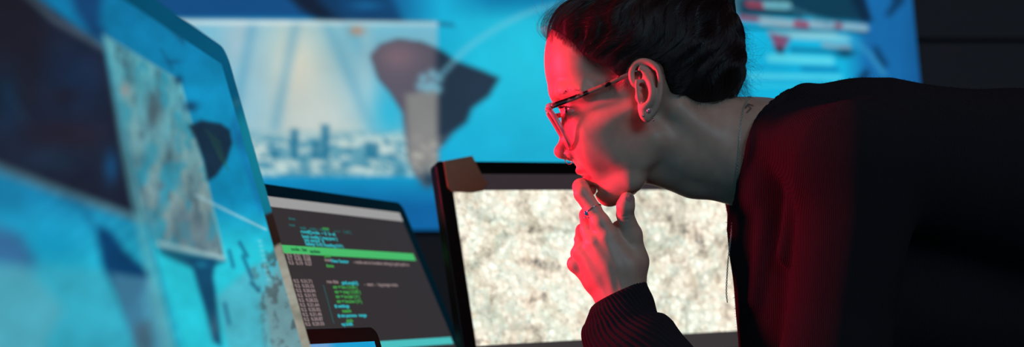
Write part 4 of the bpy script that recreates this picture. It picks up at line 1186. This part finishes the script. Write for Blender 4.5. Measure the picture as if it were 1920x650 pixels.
def mul(a_, b_, f_):
    m = nt.nodes.new('ShaderNodeMix'); m.data_type = 'RGBA'; m.blend_type = 'MULTIPLY'; m.inputs[0].default_value = f_
    nt.links.new(a_, m.inputs[6]); nt.links.new(b_, m.inputs[7]); return m.outputs[2]
n1 = N('ShaderNodeTexNoise', Scale=34., Detail=6., Roughness=.62, Distortion=.3)
n2 = N('ShaderNodeTexNoise', Scale=9., Detail=5., Roughness=.6, Distortion=.5)
n3 = N('ShaderNodeTexVoronoi', Scale=110.)
n4 = N('ShaderNodeTexNoise', Scale=120., Detail=3., Roughness=.7)
c_a = ramp(n1.outputs['Fac'], [(.3, (128, 128, 126)), (.4, (214, 206, 194)), (.48, (240, 236, 224)), (.56, (222, 232, 224)), (.66, (255, 252, 244))])
c_b = ramp(n2.outputs['Fac'], [(.3, (180, 178, 174)), (.4, (228, 228, 216)), (.5, (255, 255, 250)), (.62, (246, 234, 224)), (.72, (196, 208, 202))])
c_c = ramp(n3.outputs['Distance'], [(.1, (255, 255, 255)), (.6, (200, 196, 190))])
c_d = ramp(n4.outputs['Fac'], [(.3, (140, 138, 132)), (.46, (236, 234, 228)), (.7, (255, 255, 255))])
n5 = N('ShaderNodeTexNoise', Scale=4.6, Detail=7., Roughness=.55, Distortion=1.2)
c_e = ramp(n5.outputs['Fac'], [(.455, (255, 255, 255)), (.485, (196, 200, 196)), (.5, (150, 154, 152)), (.515, (214, 216, 210)), (.545, (255, 255, 255))])
n6 = N('ShaderNodeTexNoise', Scale=7., Detail=3., Roughness=.5)
c_f = ramp(n6.outputs['Fac'], [(.28, (150, 158, 158)), (.38, (255, 255, 255)), (.66, (255, 255, 255)), (.74, (255, 205, 190))])
cc = mul(mul(mul(mul(mul(c_a, c_b, .7), c_c, .6), c_d, .55), c_e, .5), c_f, .7)
nt.links.new(cc, b.inputs['Emission Color']); b.inputs['Emission Strength'].default_value = 1.6; b.inputs['Base Color'].default_value = (.02, .02, .02, 1); b.inputs['Roughness'].default_value = .3
V_, F_, _, _ = ps.grid(tl[0], ps.W - .022, bl[1], tl[1], 2, 2); ssc = mk('screen', V_, F_, m_sat, sm)
V_, F_, _, _ = ps.grid(tl[0], ps.W - .022, tl[1], tb[1], 2, 2); mk('toolbar', V_, F_, emis('dark toolbar', (52, 44, 49)), ssc)
V_, F_, _, _ = ps.grid(tl[0], ps.W - .022, bl[1] - .024, bl[1], 2, 2); mk('taskbar', V_, F_, emis('dark taskbar', (60, 56, 57)), ssc)
# tape over the corner of its frame
tc0 = [ps.loc(*q_) for q_ in ((830, 303), (884, 293), (906, 336), (914, 344), (906, 358), (884, 362), (846, 360), (838, 352))]
V_, F_ = slab([tuple(q_) for q_ in tc0][::-1], -.0028, -.0010, .0004)
m_tape = plain('brown masking tape', (176, 132, 100), .6, bump=(200, .5, .002))
mk('tape_strip', ps.w(V_), F_, m_tape, sm, smooth=False)
stand(ps, sm, m_dark_alu)

# ---- large wall screen
WY = 3.5
def wallpt(px, py, y=WY): return at(px, py, y)
x_r0, x_r1 = 1703.5, 1731.     # the right rim leans a little
nx, nz = 520, 250
gy, gxx = np.meshgrid(np.linspace(-560, 432, nz), np.linspace(0, 1, nx), indexing='ij')
rx = 1703.5 + gy * .098
lx = -760 + gy * 0
gpx = lx + (rx - lx) * gxx
col = pic_wall(gpx.copy(), gy.copy()).reshape(-1, 3)
V_ = np.stack([(gpx - 960) * K * WY, np.full(gpx.shape, WY - .031), CZ + (HZ - gy) * K * WY], -1).reshape(-1, 3)
i = np.arange(nx * nz).reshape(nz, nx); F_ = np.stack([i[:-1, :-1], i[1:, :-1], i[1:, 1:], i[:-1, 1:]], -1).reshape(-1, 4)
ws = empty('wall_screen', (V_[:, 0].mean(), WY - .02, V_[:, 2].min()), 'huge blue wall screen showing a world map, a city picture and lines of text', 'screen')
mk('display', V_, F_, emis_attr('wall picture', 1., .6, .0), ws, cols=col)
cs = np.array([V_[0], V_[nx - 1], V_[-1], V_[-nx]])
mb = MB(); mb.add(np.vstack([cs + (0, .001, 0), cs + (0, .029, 0)]), [(0, 1, 2, 3), (7, 6, 5, 4), (0, 4, 5, 1), (1, 5, 6, 2), (2, 6, 7, 3), (3, 7, 4, 0)]); mb.build('backing', m_black, ws, smooth=False)

# ================================================================== ROOM AND DESK
m_wall = plain('charcoal wall panel', (100, 88, 92), .8, bump=(30, .3, .002))
m_groove = plain('panel joint', (40, 36, 40), .9)
m_floor = plain('dark carpet', (40, 40, 46), .95, bump=(240, .6, .003))
m_ceil = plain('dark ceiling', (46, 46, 50), .9)
X0, X1, Y0, Y1, Z1 = -3., 3., -1.6, 3.5, 2.9
def shell(name, x0, x1, y0, y1, z0, z1, m):
    V_, F_ = boxvf(x0, x1, y0, y1, z0, z1); o = mk(name, V_, F_, m, smooth=False); tag(o, kind='structure'); return o
shell('floor', X0, X1, Y0, Y1, -.1, 0, m_floor); shell('ceiling', X0, X1, Y0, Y1, Z1, Z1 + .1, m_ceil)
shell('wall_left', X0 - .1, X0, Y0, Y1, 0, Z1, m_wall); shell('wall_right', X1, X1 + .1, Y0, Y1, 0, Z1, m_wall); shell('wall_front', X0, X1, Y0 - .1, Y0, 0, Z1, m_wall)
zg = CZ + (HZ - 76) * K * WY
# the far wall is clad in two courses of panels with a recessed joint between them
wb = shell('wall_back', X0, X1, Y1, Y1 + .1, 0, zg - .006, m_wall)
wc = shell('wall_back', X0, X1, Y1, Y1 + .1, zg + .006, Z1, m_wall)
shell('trim_1', X0, X1, Y1 + .008, Y1 + .1, zg - .006, zg + .006, m_groove)
shell('baseboard_back', X0, X1, Y1 - .015, Y1, 0, .1, m_groove)

dk = empty('desk', (.0, 1.6, 0), 'long dark desk carrying the monitors and the elbow', 'desk')
V_, F_ = slab(rrect(-.95, .62, 1.0, 2.5, .02), 0, .03, .003); V_ = np.array(V_)
# the top is a flat board: outline in x,y
W_ = np.stack([V_[:, 0], V_[:, 2], DESK_Z - V_[:, 1]], -1); mk('desk_top', W_, F_, m_desk, dk, smooth=False)
for lx_ in (-.9, .5):
    for ly_ in (1.06, 2.4):
        V_, F_ = boxvf(lx_, lx_ + .05, ly_, ly_ + .05, 0.0, DESK_Z - .03); mk('leg', V_, F_, m_dark_alu, dk, smooth=False)

# ================================================================== LIGHT
def area(name, loc, tgt, size, power, col, spread=180):
    l = bpy.data.lights.new(name, 'AREA'); l.shape = 'DISK'; l.size = size; l.energy = power; l.color = col; l.spread = math.radians(spread)
    o = bpy.data.objects.new(name, l); COL.objects.link(o); o.location = loc
    o.rotation_euler = (Vector(tgt) - Vector(loc)).to_track_quat('-Z', 'Y').to_euler(); return o
area('red_lamp', (-.95, 1.60, 1.26), (.1, 1.46, 1.12), .20, 4.5, (1., .026, .085), 60)
area('cool_lamp', (.9, -.9, 2.2), (.2, 1.4, 1.15), .9, 14.5, (.30, .74, 1.))
area('overhead_fill', (.3, .3, 2.8), (.3, 1.6, 0), 2.2, 8, (1., .78, .82))  # added fill without a fixture, lifts the dark tones of sweater and walls
w = bpy.data.worlds.new('World'); SC.world = w; w.use_nodes = True
w.node_tree.nodes['Background'].inputs[0].default_value = (.02, .022, .03, 1); w.node_tree.nodes['Background'].inputs[1].default_value = .4

# ================================================================== CAMERA
cam = bpy.data.cameras.new('camera'); cam.lens = 50; cam.sensor_width = 36; cam.clip_start = .05
cam.shift_y = (560 - 325) / 1920.
cam.dof.use_dof = True; cam.dof.focus_distance = 1.445; cam.dof.aperture_fstop = 3.6
co = bpy.data.objects.new('camera', cam); COL.objects.link(co); co.location = (0, 0, CZ); co.rotation_euler = (math.pi / 2, 0, 0)
SC.camera = co
SC.view_settings.view_transform = 'Standard'; SC.view_settings.look = 'None'; SC.view_settings.exposure = 0; SC.view_settings.gamma = 1; SC.view_settings.use_curve_mapping = False
